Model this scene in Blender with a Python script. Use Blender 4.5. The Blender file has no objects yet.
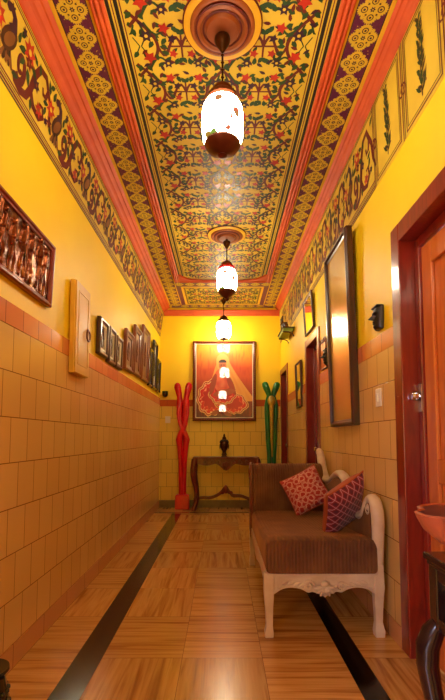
import bpy, bmesh, math, random
from mathutils import Vector, Matrix, noise
random.seed(7)
PI = math.pi
SC = bpy.context.scene
COL = SC.collection
sin, cos = math.sin, math.cos

# ------------------------------------------------------------------ materials
def lin(h):
    h = h.lstrip('#')
    out = []
    for i in (0, 2, 4):
        c = int(h[i:i+2], 16)/255
        out.append(c/12.92 if c <= .04045 else ((c+.055)/1.055)**2.4)
    return (*out, 1)

def new_mat(name):
    m = bpy.data.materials.new(name); m.use_nodes = True
    nt = m.node_tree; nt.nodes.clear()
    o = nt.nodes.new('ShaderNodeOutputMaterial'); b = nt.nodes.new('ShaderNodeBsdfPrincipled')
    nt.links.new(b.outputs[0], o.inputs[0])
    return m, nt, b

def ramp(nt, fac, stops):
    r = nt.nodes.new('ShaderNodeValToRGB')
    while len(r.color_ramp.elements) < len(stops): r.color_ramp.elements.new(.5)
    for e, (p, c) in zip(r.color_ramp.elements, stops):
        e.position = p; e.color = lin(c) if isinstance(c, str) else c
    nt.links.new(fac, r.inputs[0]); return r.outputs[0]

def coords(nt, scale=(1,1,1), rot=(0,0,0), loc=(0,0,0)):
    t = nt.nodes.new('ShaderNodeTexCoord'); mp = nt.nodes.new('ShaderNodeMapping')
    mp.inputs['Scale'].default_value = scale; mp.inputs['Rotation'].default_value = rot; mp.inputs['Location'].default_value = loc
    nt.links.new(t.outputs['Object'], mp.inputs[0]); return mp.outputs[0]

def noise_tex(nt, vec, scale, detail=4, dist=0):
    n = nt.nodes.new('ShaderNodeTexNoise'); n.inputs['Scale'].default_value = scale
    n.inputs['Detail'].default_value = detail; n.inputs['Distortion'].default_value = dist
    nt.links.new(vec, n.inputs['Vector']); return n.outputs['Fac']

def bump(nt, b, h, s=.3, d=.01):
    n = nt.nodes.new('ShaderNodeBump'); n.inputs['Strength'].default_value = s; n.inputs['Distance'].default_value = d
    nt.links.new(h, n.inputs['Height']); nt.links.new(n.outputs[0], b.inputs['Normal'])

def mat(name, c1, c2=None, rough=.5, metal=0, scale=8, stretch=(1,1,1), bmp=0, coat=0, spec=.5, bscale=None, dist=0):
    m, nt, b = new_mat(name)
    b.inputs['Roughness'].default_value = rough; b.inputs['Metallic'].default_value = metal
    b.inputs['Coat Weight'].default_value = coat; b.inputs['Coat Roughness'].default_value = .06
    b.inputs['Specular IOR Level'].default_value = spec
    c2 = c2 or c1
    v = coords(nt, stretch)
    f = noise_tex(nt, v, scale, 5, dist)
    nt.links.new(ramp(nt, f, [(.32, c1), (.68, c2)]), b.inputs['Base Color'])
    if bmp:
        f2 = noise_tex(nt, v, bscale or scale*3, 3)
        bump(nt, b, f2, bmp, .01)
    return m

M = {}
M['yellow'] = mat('yellow_paint', '#f6d014', '#f3c60a', .5, scale=1.5, bmp=.02)
M['trim_white'] = mat('white_paint', '#d9cfb4', '#cfc2a2', .5)
M['orange'] = mat('orange_moulding', '#cc5216', '#bc4412', .6, scale=6)
M['red_line'] = mat('dark_red_line', '#6b1410', '#5a0f10', .5)
M['black_line'] = mat('black_line', '#1a1210', '#241814', .5)
M['gold_line'] = mat('yellow_line', '#e9b62c', '#deaa24', .5)
M['pat_yellow'] = mat('painted_yellow', '#dab834', '#cca82c', .6, scale=4)
M['pat_vine'] = mat('painted_vine', '#6a180e', '#560f0c', .5)
M['pat_green'] = mat('painted_green', '#26481a', '#1a3614', .5)
M['pat_red'] = mat('painted_red', '#c02c18', '#a02014', .4)
M['pat_purple'] = mat('painted_purple', '#3a1430', '#2c1028', .4)
M['pat_maroon'] = mat('painted_maroon', '#641448', '#50103a', .4, scale=60)
M['pat_brown'] = mat('painted_brown', '#4a2412', '#38190e', .4)
M['pat_tan'] = mat('painted_tan', '#8a5626', '#6e3f1c', .4)
M['wood_dark'] = mat('dark_wood', '#2c100a', '#481a0e', .3, scale=6, stretch=(6,6,1), bmp=.08, coat=.3)
M['wood_red'] = mat('red_wood', '#6e1408', '#8c2410', .28, scale=4, stretch=(5,5,.8), bmp=.05, coat=.3, dist=1)
M['door_wood'] = mat('door_wood', '#c05a20', '#d0702c', .25, scale=3, stretch=(5,5,.7), bmp=.03, coat=.4, dist=1)
M['wood_mid'] = mat('brown_wood', '#6a2c12', '#83401a', .35, scale=6, stretch=(5,5,1), bmp=.08)
M['wood_console'] = mat('carved_wood', '#5a1608', '#7a2812', .3, scale=14, bmp=.25, coat=.2)
M['cream_wood'] = mat('cream_worn_wood', '#d8c2a4', '#c4a888', .5, scale=9, bmp=.12)
M['cream_box'] = mat('cream_box_paint', '#dcac3c', '#d4a232', .4)
M['brass'] = mat('brass', '#8a5a24', '#6a4018', .3, 1)
M['bronze'] = mat('bronze', '#5a3418', '#3c2212', .4, .9, scale=20)
M['copper_cap'] = mat('copper_cap', '#7a3c20', '#5c2a18', .4, .6)
M['red_glaze'] = mat('red_enamel', '#c8101c', '#b40c16', .25)
M['red_fig'] = mat('red_lacquer', '#e00a20', '#c80618', .28, scale=7, coat=.3)
M['green_fig'] = mat('green_lacquer', '#0e7a2a', '#0a5a34', .3, scale=6, coat=.3)
M['gold_fig'] = mat('gold_paint', '#b99a2a', '#9a7a1e', .35, scale=14)
M['black_glaze'] = mat('black_glaze', '#07060a', '#100d14', .08, coat=.5)
M['mask_black'] = mat('mask_wood', '#120c10', '#241616', .35, scale=12, bmp=.1)
M['granite'] = mat('black_granite', '#0c0806', '#1a110c', .12, scale=60)
M['tan_pane'] = mat('tan_carved_pane', '#9a6a38', '#84562c', .4, scale=12)
M['mirror_reflection'] = mat('painted_yellow_reflection', '#e0b860', '#d8ac50', .2, .35, scale=2, coat=.6)  # yellow glare in the tall mirror, put into its base colour
M['rose'] = mat('rose_plaster', '#a85a2c', '#944a22', .45, scale=10)
M['mirror'] = mat('mirror_glass', '#f0ead8', None, .02, 1)
M['chrome'] = mat('chrome', '#d8d8e0', None, .12, 1)
M['switch'] = mat('white_plastic', '#e8dcc4', None, .35)
M['grey_stone'] = mat('grey_stone', '#80643e', '#6e5432', .3, scale=9)
M['terracotta'] = mat('terracotta', '#c04c20', '#a83c18', .4, scale=7)
M['bowl_in'] = mat('bowl_inside', '#4a2030', '#381828', .3, scale=6)
M['bowl_out'] = mat('bowl_clay', '#b05428', '#8c3a2c', .35, scale=6)
M['olive'] = mat('olive_metal', '#8a9a3a', '#7c8c34', .4)
M['ebony'] = mat('ebony_wood', '#16080a', '#280e10', .22, scale=6, stretch=(6,6,1), coat=.4)

# relief copper
def copper():
    m, nt, b = new_mat('beaten_copper')
    v = coords(nt); f = noise_tex(nt, v, 14, 6)
    nt.links.new(ramp(nt, f, [(.3, '#34140b'), (.55, '#7c3e20'), (.8, '#c88c58')]), b.inputs['Base Color'])
    b.inputs['Metallic'].default_value = .9; b.inputs['Roughness'].default_value = .27
    bump(nt, b, noise_tex(nt, v, 60, 3), .35, .004); return m
M['copper'] = copper()

# wall tiles : brick grid over (along, height)
def tiles(name, axis, c1, c2, cm, w, h, z0, off=.5, rough=.16, y0=0):
    m, nt, b = new_mat(name)
    g = nt.nodes.new('ShaderNodeNewGeometry'); s = nt.nodes.new('ShaderNodeSeparateXYZ'); nt.links.new(g.outputs['Position'], s.inputs[0])
    def sub(o, k):
        a = nt.nodes.new('ShaderNodeMath'); a.operation = 'SUBTRACT'; nt.links.new(o, a.inputs[0]); a.inputs[1].default_value = k; return a.outputs[0]
    cb = nt.nodes.new('ShaderNodeCombineXYZ')
    nt.links.new(sub(s.outputs[axis], y0-20*w), cb.inputs[0]); nt.links.new(sub(s.outputs[2], z0), cb.inputs[1])
    br = nt.nodes.new('ShaderNodeTexBrick'); nt.links.new(cb.outputs[0], br.inputs['Vector'])
    br.offset = off; br.inputs['Scale'].default_value = 1; br.inputs['Brick Width'].default_value = w; br.inputs['Row Height'].default_value = h
    br.inputs['Mortar Size'].default_value = .0028; br.inputs['Mortar Smooth'].default_value = .3
    br.inputs['Color1'].default_value = lin(c1); br.inputs['Color2'].default_value = lin(c2); br.inputs['Mortar'].default_value = lin(cm)
    nt.links.new(br.outputs['Color'], b.inputs['Base Color'])
    b.inputs['Roughness'].default_value = rough
    inv = nt.nodes.new('ShaderNodeMath'); inv.operation = 'SUBTRACT'; inv.inputs[0].default_value = 1; nt.links.new(br.outputs['Fac'], inv.inputs[1])
    bump(nt, b, inv.outputs[0], .5, .002); return m
TW, TH, ZS = .2, .2443, .12
M['tile_side'] = tiles('wall_tiles_side', 1, '#dcb068', '#d6a860', '#7a4c26', TW, TH, ZS)
M['tile_back'] = tiles('wall_tiles_back', 0, '#e8c256', '#e4bc50', '#84602c', TW, TH, ZS)
M['band_side'] = tiles('band_tiles_side', 1, '#da8444', '#d2763c', '#7a3418', .2, .5, 1.6, 0)
M['band_back'] = tiles('band_tiles_back', 0, '#c4501c', '#bc4818', '#7a2c14', .2, .5, 1.6, 0)
M['skirt_side'] = tiles('skirting_tiles_side', 1, '#c88c58', '#c48650', '#6e4422', .4, .5, -.2, 0)

# vein-cut marble floor : square slabs with the grain turned from row to row
def floor_mat():
    m, nt, b = new_mat('veined_marble')
    t = nt.nodes.new('ShaderNodeNewGeometry'); s = nt.nodes.new('ShaderNodeSeparateXYZ'); nt.links.new(t.outputs['Position'], s.inputs[0])
    def math_(op, a, k):
        n = nt.nodes.new('ShaderNodeMath'); n.operation = op
        for i, q in enumerate((a, k)):
            if isinstance(q, (int, float)): n.inputs[i].default_value = q
            else: nt.links.new(q, n.inputs[i])
        return n.outputs[0]
    W, H = .449, .56
    fx = math_('DIVIDE', math_('ADD', s.outputs[0], .676+10*W), W); fy = math_('DIVIDE', math_('ADD', s.outputs[1], -2.5+10*H), H)
    ix = math_('FLOOR', fx, 0); iy = math_('FLOOR', fy, 0)
    cb = nt.nodes.new('ShaderNodeCombineXYZ'); nt.links.new(ix, cb.inputs[0]); nt.links.new(iy, cb.inputs[1])
    wn = nt.nodes.new('ShaderNodeTexWhiteNoise'); wn.noise_dimensions = '2D'; nt.links.new(cb.outputs[0], wn.inputs['Vector'])
    par = math_('MODULO', iy, 2.0)
    flip = math_('GREATER_THAN', wn.outputs['Value'], .84)
    par = math_('ABSOLUTE', math_('SUBTRACT', par, flip), 0)
    # grain
    def grain(sc):
        mp = nt.nodes.new('ShaderNodeMapping'); mp.inputs['Scale'].default_value = sc
        nt.links.new(t.outputs['Position'], mp.inputs[0])
        ad = nt.nodes.new('ShaderNodeVectorMath'); ad.operation = 'ADD'; nt.links.new(mp.outputs[0], ad.inputs[0])
        sc2 = nt.nodes.new('ShaderNodeVectorMath'); sc2.operation = 'SCALE'; nt.links.new(wn.outputs['Color'], sc2.inputs[0]); sc2.inputs['Scale'].default_value = 9
        nt.links.new(sc2.outputs[0], ad.inputs[1])
        return noise_tex(nt, ad.outputs[0], 1, 5, .6)
    ga, gb = grain((1.4, 26, 1)), grain((26, 1.6, 1))
    mx = nt.nodes.new('ShaderNodeMix'); mx.data_type = 'FLOAT'; nt.links.new(par, mx.inputs[0]); nt.links.new(ga, mx.inputs[2]); nt.links.new(gb, mx.inputs[3])
    c = ramp(nt, mx.outputs[0], [(.3, '#96602a'), (.46, '#bd8844'), (.6, '#cc9c54'), (.75, '#ac7638')])
    hv = nt.nodes.new('ShaderNodeHueSaturation'); nt.links.new(c, hv.inputs['Color'])
    nt.links.new(math_('ADD', math_('MULTIPLY', wn.outputs['Value'], .3), .85), hv.inputs['Value'])
    # thin joints
    def edge(f): 
        fr = math_('FRACT', f, 0); return math_('LESS_THAN', fr, .006)
    e = math_('MAXIMUM', edge(fx), edge(fy))
    mj = nt.nodes.new('ShaderNodeMix'); mj.data_type = 'RGBA'; nt.links.new(e, mj.inputs[0]); nt.links.new(hv.outputs[0], mj.inputs[6]); mj.inputs[7].default_value = lin('#6a3e1c')
    nt.links.new(mj.outputs[2], b.inputs['Base Color'])
    b.inputs['Roughness'].default_value = .22; b.inputs['Coat Weight'].default_value = .08; b.inputs['Coat Roughness'].default_value = .08
    return m
M['floor'] = floor_mat()

# brown ribbed velvet
def velvet():
    m, nt, b = new_mat('brown_corduroy')
    v = coords(nt); w = nt.nodes.new('ShaderNodeTexWave'); w.inputs['Scale'].default_value = 14; w.bands_direction = 'X'; nt.links.new(v, w.inputs['Vector'])
    f = noise_tex(nt, v, 5, 5)
    nt.links.new(ramp(nt, f, [(.3, '#5a3216'), (.7, '#7c4e24')]), b.inputs['Base Color'])
    b.inputs['Roughness'].default_value = .85; b.inputs['Sheen Weight'].default_value = .5; b.inputs['Sheen Roughness'].default_value = .4
    b.inputs['Sheen Tint'].default_value = lin('#c08040')
    bump(nt, b, w.outputs['Fac'], .7, .006); return m
M['velvet'] = velvet()

# cushions: red cloth with printed pattern, read in the cushion's own plane
def cushion_mat(name, base, dark, line, kind):
    m, nt, b = new_mat(name)
    t = nt.nodes.new('ShaderNodeUVMap'); t.uv_map = 'UVMap'
    s = nt.nodes.new('ShaderNodeSeparateXYZ'); nt.links.new(t.outputs[0], s.inputs[0])
    if kind == 'flower':
        vo = nt.nodes.new('ShaderNodeTexVoronoi'); vo.voronoi_dimensions = '2D'; vo.inputs['Scale'].default_value = 5.5; vo.inputs['Randomness'].default_value = .35; nt.links.new(t.outputs[0], vo.inputs['Vector'])
        nz = nt.nodes.new('ShaderNodeTexNoise'); nz.inputs['Scale'].default_value = 14; nt.links.new(t.outputs[0], nz.inputs['Vector'])
        a = nt.nodes.new('ShaderNodeMath'); a.operation = 'MULTIPLY_ADD'; nt.links.new(nz.outputs['Fac'], a.inputs[0]); a.inputs[1].default_value = .5; nt.links.new(vo.outputs['Distance'], a.inputs[2])
        c = ramp(nt, a.outputs[0], [(.0, dark), (.36, base), (.54, base), (.585, line), (.64, line), (.67, base), (.76, line), (.79, base)])
    else:
        def wv(op):
            k = nt.nodes.new('ShaderNodeMath'); k.operation = op; nt.links.new(s.outputs[0], k.inputs[0]); nt.links.new(s.outputs[1], k.inputs[1])
            q = nt.nodes.new('ShaderNodeMath'); q.operation = 'MULTIPLY'; nt.links.new(k.outputs[0], q.inputs[0]); q.inputs[1].default_value = 2*PI*3.0
            r = nt.nodes.new('ShaderNodeMath'); r.operation = 'SINE'; nt.links.new(q.outputs[0], r.inputs[0])
            z = nt.nodes.new('ShaderNodeMath'); z.operation = 'ABSOLUTE'; nt.links.new(r.outputs[0], z.inputs[0]); return z.outputs[0]
        mn = nt.nodes.new('ShaderNodeMath'); mn.operation = 'MINIMUM'; nt.links.new(wv('ADD'), mn.inputs[0]); nt.links.new(wv('SUBTRACT'), mn.inputs[1])
        c = ramp(nt, mn.outputs[0], [(.0, line), (.10, line), (.18, base), (.55, base), (.68, dark), (.95, dark)])
    nt.links.new(c, b.inputs['Base Color']); b.inputs['Roughness'].default_value = .75; b.inputs['Sheen Weight'].default_value = .2
    return m
M['cush_a'] = cushion_mat('red_floral_cloth', '#a81c14', '#6c0c10', '#d8a088', 'flower')
M['cush_b'] = cushion_mat('maroon_lattice_cloth', '#8c1420', '#5c0c24', '#c08890', 'lattice')
M['cush_trim'] = mat('orange_piping', '#b0501c', '#98401a', .7)
M['cush_back'] = mat('dark_cushion_back', '#2a0c18', '#380f1c', .8)

# opal lamp glass painted with small sprigs, lit from within
def lamp_glass():
    m = bpy.data.materials.new('opal_lamp_glass'); m.use_nodes = True; nt = m.node_tree; nt.nodes.clear()
    o = nt.nodes.new('ShaderNodeOutputMaterial'); e = nt.nodes.new('ShaderNodeEmission'); nt.links.new(e.outputs[0], o.inputs[0])
    v = coords(nt)
    vo = nt.nodes.new('ShaderNodeTexVoronoi'); vo.inputs['Scale'].default_value = 13; nt.links.new(v, vo.inputs['Vector'])
    nz = noise_tex(nt, v, 30, 3)
    ad = nt.nodes.new('ShaderNodeMath'); ad.operation = 'MULTIPLY_ADD'; nt.links.new(nz, ad.inputs[0]); ad.inputs[1].default_value = .45; nt.links.new(vo.outputs['Distance'], ad.inputs[2])
    msk = ramp(nt, ad.outputs[0], [(.50, (1,1,1,1)), (.54, (0,0,0,1))])
    col = ramp(nt, vo.outputs['Color'], [(.2, '#4a3a10'), (.5, '#6a2a20'), (.8, '#3a4a18')])
    mx = nt.nodes.new('ShaderNodeMix'); mx.data_type = 'RGBA'; nt.links.new(msk, mx.inputs[0]); mx.inputs[6].default_value = (1, .87, .60, 1)
    dk = nt.nodes.new('ShaderNodeMix'); dk.data_type = 'RGBA'; dk.blend_type = 'MULTIPLY'; dk.inputs[0].default_value = 1; nt.links.new(col, dk.inputs[6]); dk.inputs[7].default_value = (.10,.10,.10,1)
    nt.links.new(dk.outputs[2], mx.inputs[7]); nt.links.new(mx.outputs[2], e.inputs['Color'])
    e.inputs['Strength'].default_value = 22
    return m
M['lamp_glass'] = lamp_glass()

def canvas_mat():
    m, nt, b = new_mat('painted_canvas')
    a = nt.nodes.new('ShaderNodeVertexColor'); a.layer_name = 'Col'; nt.links.new(a.outputs['Color'], b.inputs['Base Color'])
    b.inputs['Roughness'].default_value = .5; b.inputs['Coat Weight'].default_value = 1; b.inputs['Coat Roughness'].default_value = .02
    b.inputs['Coat IOR'].default_value = 1.45
    return m
M['canvas'] = canvas_mat()

# ------------------------------------------------------------------ mesh builder
class MB:
    def __init__(s, T=None): s.v = []; s.f = []; s.m = []; s.T = T
    def add(s, vs, fs, mi=0):
        o = len(s.v)
        s.v += [(s.T @ Vector(p)) if s.T else Vector(p) for p in vs]
        s.f += [[i+o for i in f] for f in fs]; s.m += [mi]*len(fs)
        return s
    def box(s, x0, x1, y0, y1, z0, z1, mi=0):
        return s.add([(x, y, z) for x in (x0, x1) for y in (y0, y1) for z in (z0, z1)],
                     [(0,1,3,2), (4,6,7,5), (0,4,5,1), (2,3,7,6), (0,2,6,4), (1,5,7,3)], mi)
    def rings(s, rs, mi=0, closed=True, cap=True):
        n = len(rs[0]); vs = [p for r in rs for p in r]; fs = []
        for i in range(len(rs)-1):
            for j in range(n if closed else n-1):
                k = (j+1) % n
                fs.append((i*n+j, i*n+k, (i+1)*n+k, (i+1)*n+j))
        if cap: fs += [tuple(range(n-1, -1, -1)), tuple((len(rs)-1)*n+j for j in range(n))]
        return s.add(vs, fs, mi)
    def lathe(s, prof, c=(0,0,0), seg=28, mi=0, ax='z', mod=None):
        rs = []
        for r, z in prof:
            ring = []
            for j in range(seg):
                a = 2*PI*j/seg; rr = max(r, .0004)*(mod(a, z) if mod else 1)
                p = (rr*cos(a), rr*sin(a), z)
                if ax == 'x': p = (p[2], p[0], p[1])
                if ax == 'y': p = (p[0], p[2], p[1])
                ring.append((p[0]+c[0], p[1]+c[1], p[2]+c[2]))
            rs.append(ring)
        return s.rings(rs, mi)
    def tube(s, path, r, seg=10, mi=0, flat=1.0, up=(0,0,1)):
        P = [Vector(p) for p in path]; n = len(P)
        R = r if isinstance(r, (list, tuple)) else [r]*n
        rs = []; prev = None
        for i in range(n):
            t = (P[min(i+1, n-1)]-P[max(i-1, 0)]).normalized()
            if prev is None:
                a = Vector(up); a = a - t*a.dot(t)
                if a.length < .1: a = Vector((1,0,0)); a = a - t*a.dot(t)
            else: a = prev - t*prev.dot(t)
            a.normalize(); prev = a; b = t.cross(a)
            rs.append([P[i]+a*cos(2*PI*j/seg)*R[i]+b*sin(2*PI*j/seg)*R[i]*flat for j in range(seg)])
        return s.rings(rs, mi)
    def ell(s, c, r, mi=0, seg=16, rg=10, rot=None):
        if isinstance(r, (int, float)): r = (r, r, r)
        rs = []
        for i in range(rg+1):
            th = PI*(.002+.996*i/rg)
            ring = []
            for j in range(seg):
                p = Vector((r[0]*sin(th)*cos(2*PI*j/seg), r[1]*sin(th)*sin(2*PI*j/seg), -r[2]*cos(th)))
                if rot: p = rot @ p
                ring.append(p+Vector(c))
            rs.append(ring)
        return s.rings(rs, mi)
    def prism(s, pts, fn, d0, d1, mi=0):
        n = len(pts); vs = [fn(a, b, d0) for a, b in pts]+[fn(a, b, d1) for a, b in pts]
        fs = [tuple(range(n)), tuple(range(2*n-1, n-1, -1))]+[(i, (i+1) % n, n+(i+1) % n, n+i) for i in range(n)]
        return s.add(vs, fs, mi)
    def sloft(s, secs, mi=0, seg=4):   # square sections (cx, cy, z, hx, hy)
        rs = [[(cx-hx, cy-hy, z), (cx+hx, cy-hy, z), (cx+hx, cy+hy, z), (cx-hx, cy+hy, z)] for cx, cy, z, hx, hy in secs]
        return s.rings(rs, mi)
    def grid(s, nu, nv, fn, mi=0):
        vs = [fn(i/nu, j/nv) for j in range(nv+1) for i in range(nu+1)]
        return s.add(vs, [(j*(nu+1)+i, j*(nu+1)+i+1, (j+1)*(nu+1)+i+1, (j+1)*(nu+1)+i) for j in range(nv) for i in range(nu)], mi)

WL = {}
def build(name, mb, mats, parent=None, loc=None, smooth=None, bev=0, fix=True, sub=0):
    """one mesh object; vertices come in world coordinates and are stored relative to the thing's base"""
    base = Vector(loc) if loc is not None else (WL[parent] if parent else Vector((0,0,0)))
    me = bpy.data.meshes.new(name)
    me.from_pydata([p-base for p in mb.v], [], mb.f)
    if not isinstance(mats, (list, tuple)): mats = [mats]
    for k in mats: me.materials.append(M[k] if isinstance(k, str) else k)
    me.polygons.foreach_set('material_index', mb.m)
    if fix:
        bm = bmesh.new(); bm.from_mesh(me); bmesh.ops.recalc_face_normals(bm, faces=bm.faces); bm.to_mesh(me); bm.free()
    if smooth:
        me.shade_smooth(); me.set_sharp_from_angle(angle=math.radians(smooth))
    me.update()
    o = bpy.data.objects.new(name, me); COL.objects.link(o)
    if parent:
        o.parent = parent; o.location = base - WL[parent]
    else: o.location = base
    WL[o] = base
    if bev:
        b = o.modifiers.new('Bevel', 'BEVEL'); b.width = bev; b.segments = 2; b.limit_method = 'ANGLE'; b.angle_limit = math.radians(40)
    if sub:
        b = o.modifiers.new('Subdivision', 'SUBSURF'); b.levels = sub; b.render_levels = sub
    return o
def tag(o, label, cat, group=None):
    o['label'] = label; o['category'] = cat
    if group: o['group'] = group
    return o
def thing(name, loc, label, cat, group=None):
    o = bpy.data.objects.new(name, None); COL.objects.link(o); o.location = loc; o.empty_display_size = .1
    WL[o] = Vector(loc); return tag(o, label, cat, group)
def struct(name, mb, mats, parent=None, **k):
    o = build(name, mb, mats, parent, **k)
    if not parent: o['kind'] = 'structure'
    return o
def copy_tree(o, loc, label):
    d = Vector(loc)-WL[o]
    c = o.copy(); COL.objects.link(c); c.location = Vector(loc); WL[c] = Vector(loc); c['label'] = label
    for ch in list(o.children):
        k = ch.copy(); COL.objects.link(k); k.parent = c; WL[k] = WL[ch]+d
        for g in list(ch.children):
            q = g.copy(); COL.objects.link(q); q.parent = k; WL[q] = WL[g]+d
    return c

# ------------------------------------------------------------------ flat painted ornament
class Paint:
    """flat painted shapes in a surface's own (u, v) frame; lay(u, v, layer) gives the 3-D point"""
    def __init__(s, lay, clip=None): s.mb = MB(); s.lay = lay; s.clip = clip; s.k = 0
    def ok(s, pts):
        if not s.clip: return True
        u0, u1, v0, v1 = s.clip
        return all(u0 <= u <= u1 and v0 <= v <= v1 for u, v in pts)
    def poly(s, pts, mi, l=1):
        s.k = (s.k+1) % 97        # every brush stroke lies a hair over the one before
        if s.ok(pts): s.mb.add([s.lay(u, v, l+s.k*.009) for u, v in pts], [tuple(range(len(pts)))], mi)
    def rib(s, pts, w, mi, l=1):
        n = len(pts); W = w if isinstance(w, (list, tuple)) else [w]*n
        L, R = [], []
        for i in range(n):
            a, b = pts[max(i-1, 0)], pts[min(i+1, n-1)]
            dx, dy = b[0]-a[0], b[1]-a[1]; d = math.hypot(dx, dy) or 1
            nx, ny = -dy/d*W[i]/2, dx/d*W[i]/2
            L.append((pts[i][0]+nx, pts[i][1]+ny)); R.append((pts[i][0]-nx, pts[i][1]-ny))
        for i in range(n-1): s.poly([L[i], L[i+1], R[i+1], R[i]], mi, l)
    def rect(s, u0, u1, v0, v1, mi, l=1): s.poly([(u0, v0), (u1, v0), (u1, v1), (u0, v1)], mi, l)
    def frame(s, u0, u1, v0, v1, w, mi, l=1):
        s.rect(u0, u1, v0, v0+w, mi, l); s.rect(u0, u1, v1-w, v1, mi, l); s.rect(u0, u0+w, v0+w, v1-w, mi, l); s.rect(u1-w, u1, v0+w, v1-w, mi, l)
    def disc(s, u, v, r, mi, l=1, n=10, ry=None, a0=0):
        ry = ry or r; c, q = cos(a0), sin(a0)
        s.poly([(u+r*cos(2*PI*i/n)*c-ry*sin(2*PI*i/n)*q, v+r*cos(2*PI*i/n)*q+ry*sin(2*PI*i/n)*c) for i in range(n)], mi, l)
    def flower(s, u, v, r, mi, l=2, n=5, a0=0, core=None):
        pts = []
        for i in range(n*2):
            rr = r if i % 2 == 0 else r*.52; a = a0+PI*i/n
            pts.append((u+rr*cos(a), v+rr*sin(a)))
        s.poly(pts, mi, l)
        if core is not None: s.disc(u, v, r*.25, core, l+1, 6)
    def leaf(s, u, v, a, ln, wd, mi, l=2):
        c, q = cos(a), sin(a)
        pts = [(0, 0), (.3, .5), (.65, .42), (1, 0), (.65, -.42), (.3, -.5)]
        s.poly([(u+x*ln*c-y*wd*q, v+x*ln*q+y*wd*c) for x, y in pts], mi, l)

def spiral(u, v, r0, a0, turns, sgn=1, n=16, shrink=.15):
    return [(u+r0*(1-(1-shrink)*i/n)*cos(a0+sgn*2*PI*turns*i/n), v+r0*(1-(1-shrink)*i/n)*sin(a0+sgn*2*PI*turns*i/n)) for i in range(n+1)]

# ------------------------------------------------------------------ the corridor shell
XL, XR, YB, YF, ZC = -1.14, 1.06, 7.75, -1.30, 3.62
ZD, ZBL = 1.83, 1.95
m = MB(); m.box(XL-.2, XR+.3, YF-.2, YB+.2, -.15, 0)
floor = struct('floor', m, 'floor')
for nm, (a, b) in (('border_strip', (-.826, -.676)), ('border_strip', (.672, .792))):
    struct(nm, MB().box(a, b, YF, 7.12, 0, .0015), 'granite', floor)
struct('border_strip', MB().box(XL+.02, XR-.02, 7.17, 7.24, 0, .0015), 'granite', floor)
ceil = struct('ceiling', MB().box(XL-.2, XR+.3, YF-.2, YB+.2, ZC, ZC+.15), 'pat_yellow')
WY0, WY1, WZ0, WZ1 = -1.15, -.15, .45, 2.0     # window in the left wall, behind the viewer
m = MB(); m.box(XL-.2, XL, WY1, YB, 0, ZC).box(XL-.2, XL, YF, WY0, 0, ZC).box(XL-.2, XL, WY0, WY1, 0, WZ0).box(XL-.2, XL, WY0, WY1, WZ1, ZC)
wl = struct('wall_left', m, 'yellow')
D1, D2, D3 = (1.02, 2.50, 2.41), (4.70, 5.33, 2.37), (6.98, 7.66, 2.37)
m = MB(); ys = [YF]
for a, b, h in (D1, D2, D3):
    m.box(XR, XR+.25, ys[-1], a, 0, ZC); m.box(XR, XR+.25, a, b, h, ZC); ys.append(b)
m.box(XR, XR+.25, ys[-1], YB, 0, ZC)
wr = struct('wall_right', m, 'yellow')
wb = struct('wall_back', MB().box(XL-.2, XR+.25, YB, YB+.2, 0, ZC), 'yellow')
wf = struct('wall_front', MB().box(XL-.2, XR+.25, YF-.2, YF, 0, ZC), 'yellow')
m = MB()
for a, b, c, d in ((WY0, WY0+.05, WZ0, WZ1), (WY1-.05, WY1, WZ0, WZ1), (WY0+.05, WY1-.05, WZ0, WZ0+.05), (WY0+.05, WY1-.05, WZ1-.05, WZ1), (-.67, -.63, WZ0+.05, WZ1-.05)):
    m.box(XL-.14, XL-.06, a, b, c, d)
win = struct('window_1', m, 'wood_red')

# tiled dado with a coloured band, skirting
struct('tile_dado', MB().box(XL, XL+.008, WY1+.02, YB-.008, ZS, ZD), 'tile_side', wl)
struct('tile_band', MB().box(XL, XL+.011, WY1+.02, YB-.011, ZD, ZBL), 'band_side', wl)
struct('tile_dado', MB().box(XL+.008, XR-.008, YB-.008, YB, ZS, 1.80), 'tile_back', wb)
struct('tile_band', MB().box(XL+.011, XR-.011, YB-.011, YB, 1.80, 1.92), 'band_back', wb)
CAS = .10
m1, m2, m3 = MB(), MB(), MB(); y = YF
for a, b, h in (D1, D2, D3, (YB+.1, 0, 0)):
    c = CAS if a < 4 else .08
    e = min(a-c, YB-.011)
    m1.box(XR-.008, XR, y, e, ZS, 1.80); m2.box(XR-.011, XR, y, e, 1.80, 1.92); m3.box(XR-.014, XR, y, e, 0, ZS)
    y = b+(CAS if b < 4 else .08)
    if y > YB-.05: break
struct('tile_dado', m1, 'tile_side', wr); struct('tile_band', m2, 'band_side', wr)
struct('baseboard_right', m3, 'skirt_side')
struct('baseboard_left', MB().box(XL, XL+.014, YF, YB, 0, ZS), 'skirt_side')
struct('baseboard_back', MB().box(XL+.014, XR-.014, YB-.014, YB, 0, .13), 'grey_stone')

# ---- ceiling: stepped frames from the side coves to the centre panel
GAP = .0006
def on_ceiling(u, v, l): return (u, v, ZC-.0012-GAP*l)
def strip(p, u0, u1, v0, v1, mi, l=0): p.rect(u0, u1, v0, v1, mi, l)
PANEL = (-.565, .565)
YE = 6.30                     # far end of the big panel
mats = ['pat_yellow', 'pat_vine', 'pat_green', 'pat_red', 'pat_purple', 'black_line', 'gold_line', 'red_line', 'orange']

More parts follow.
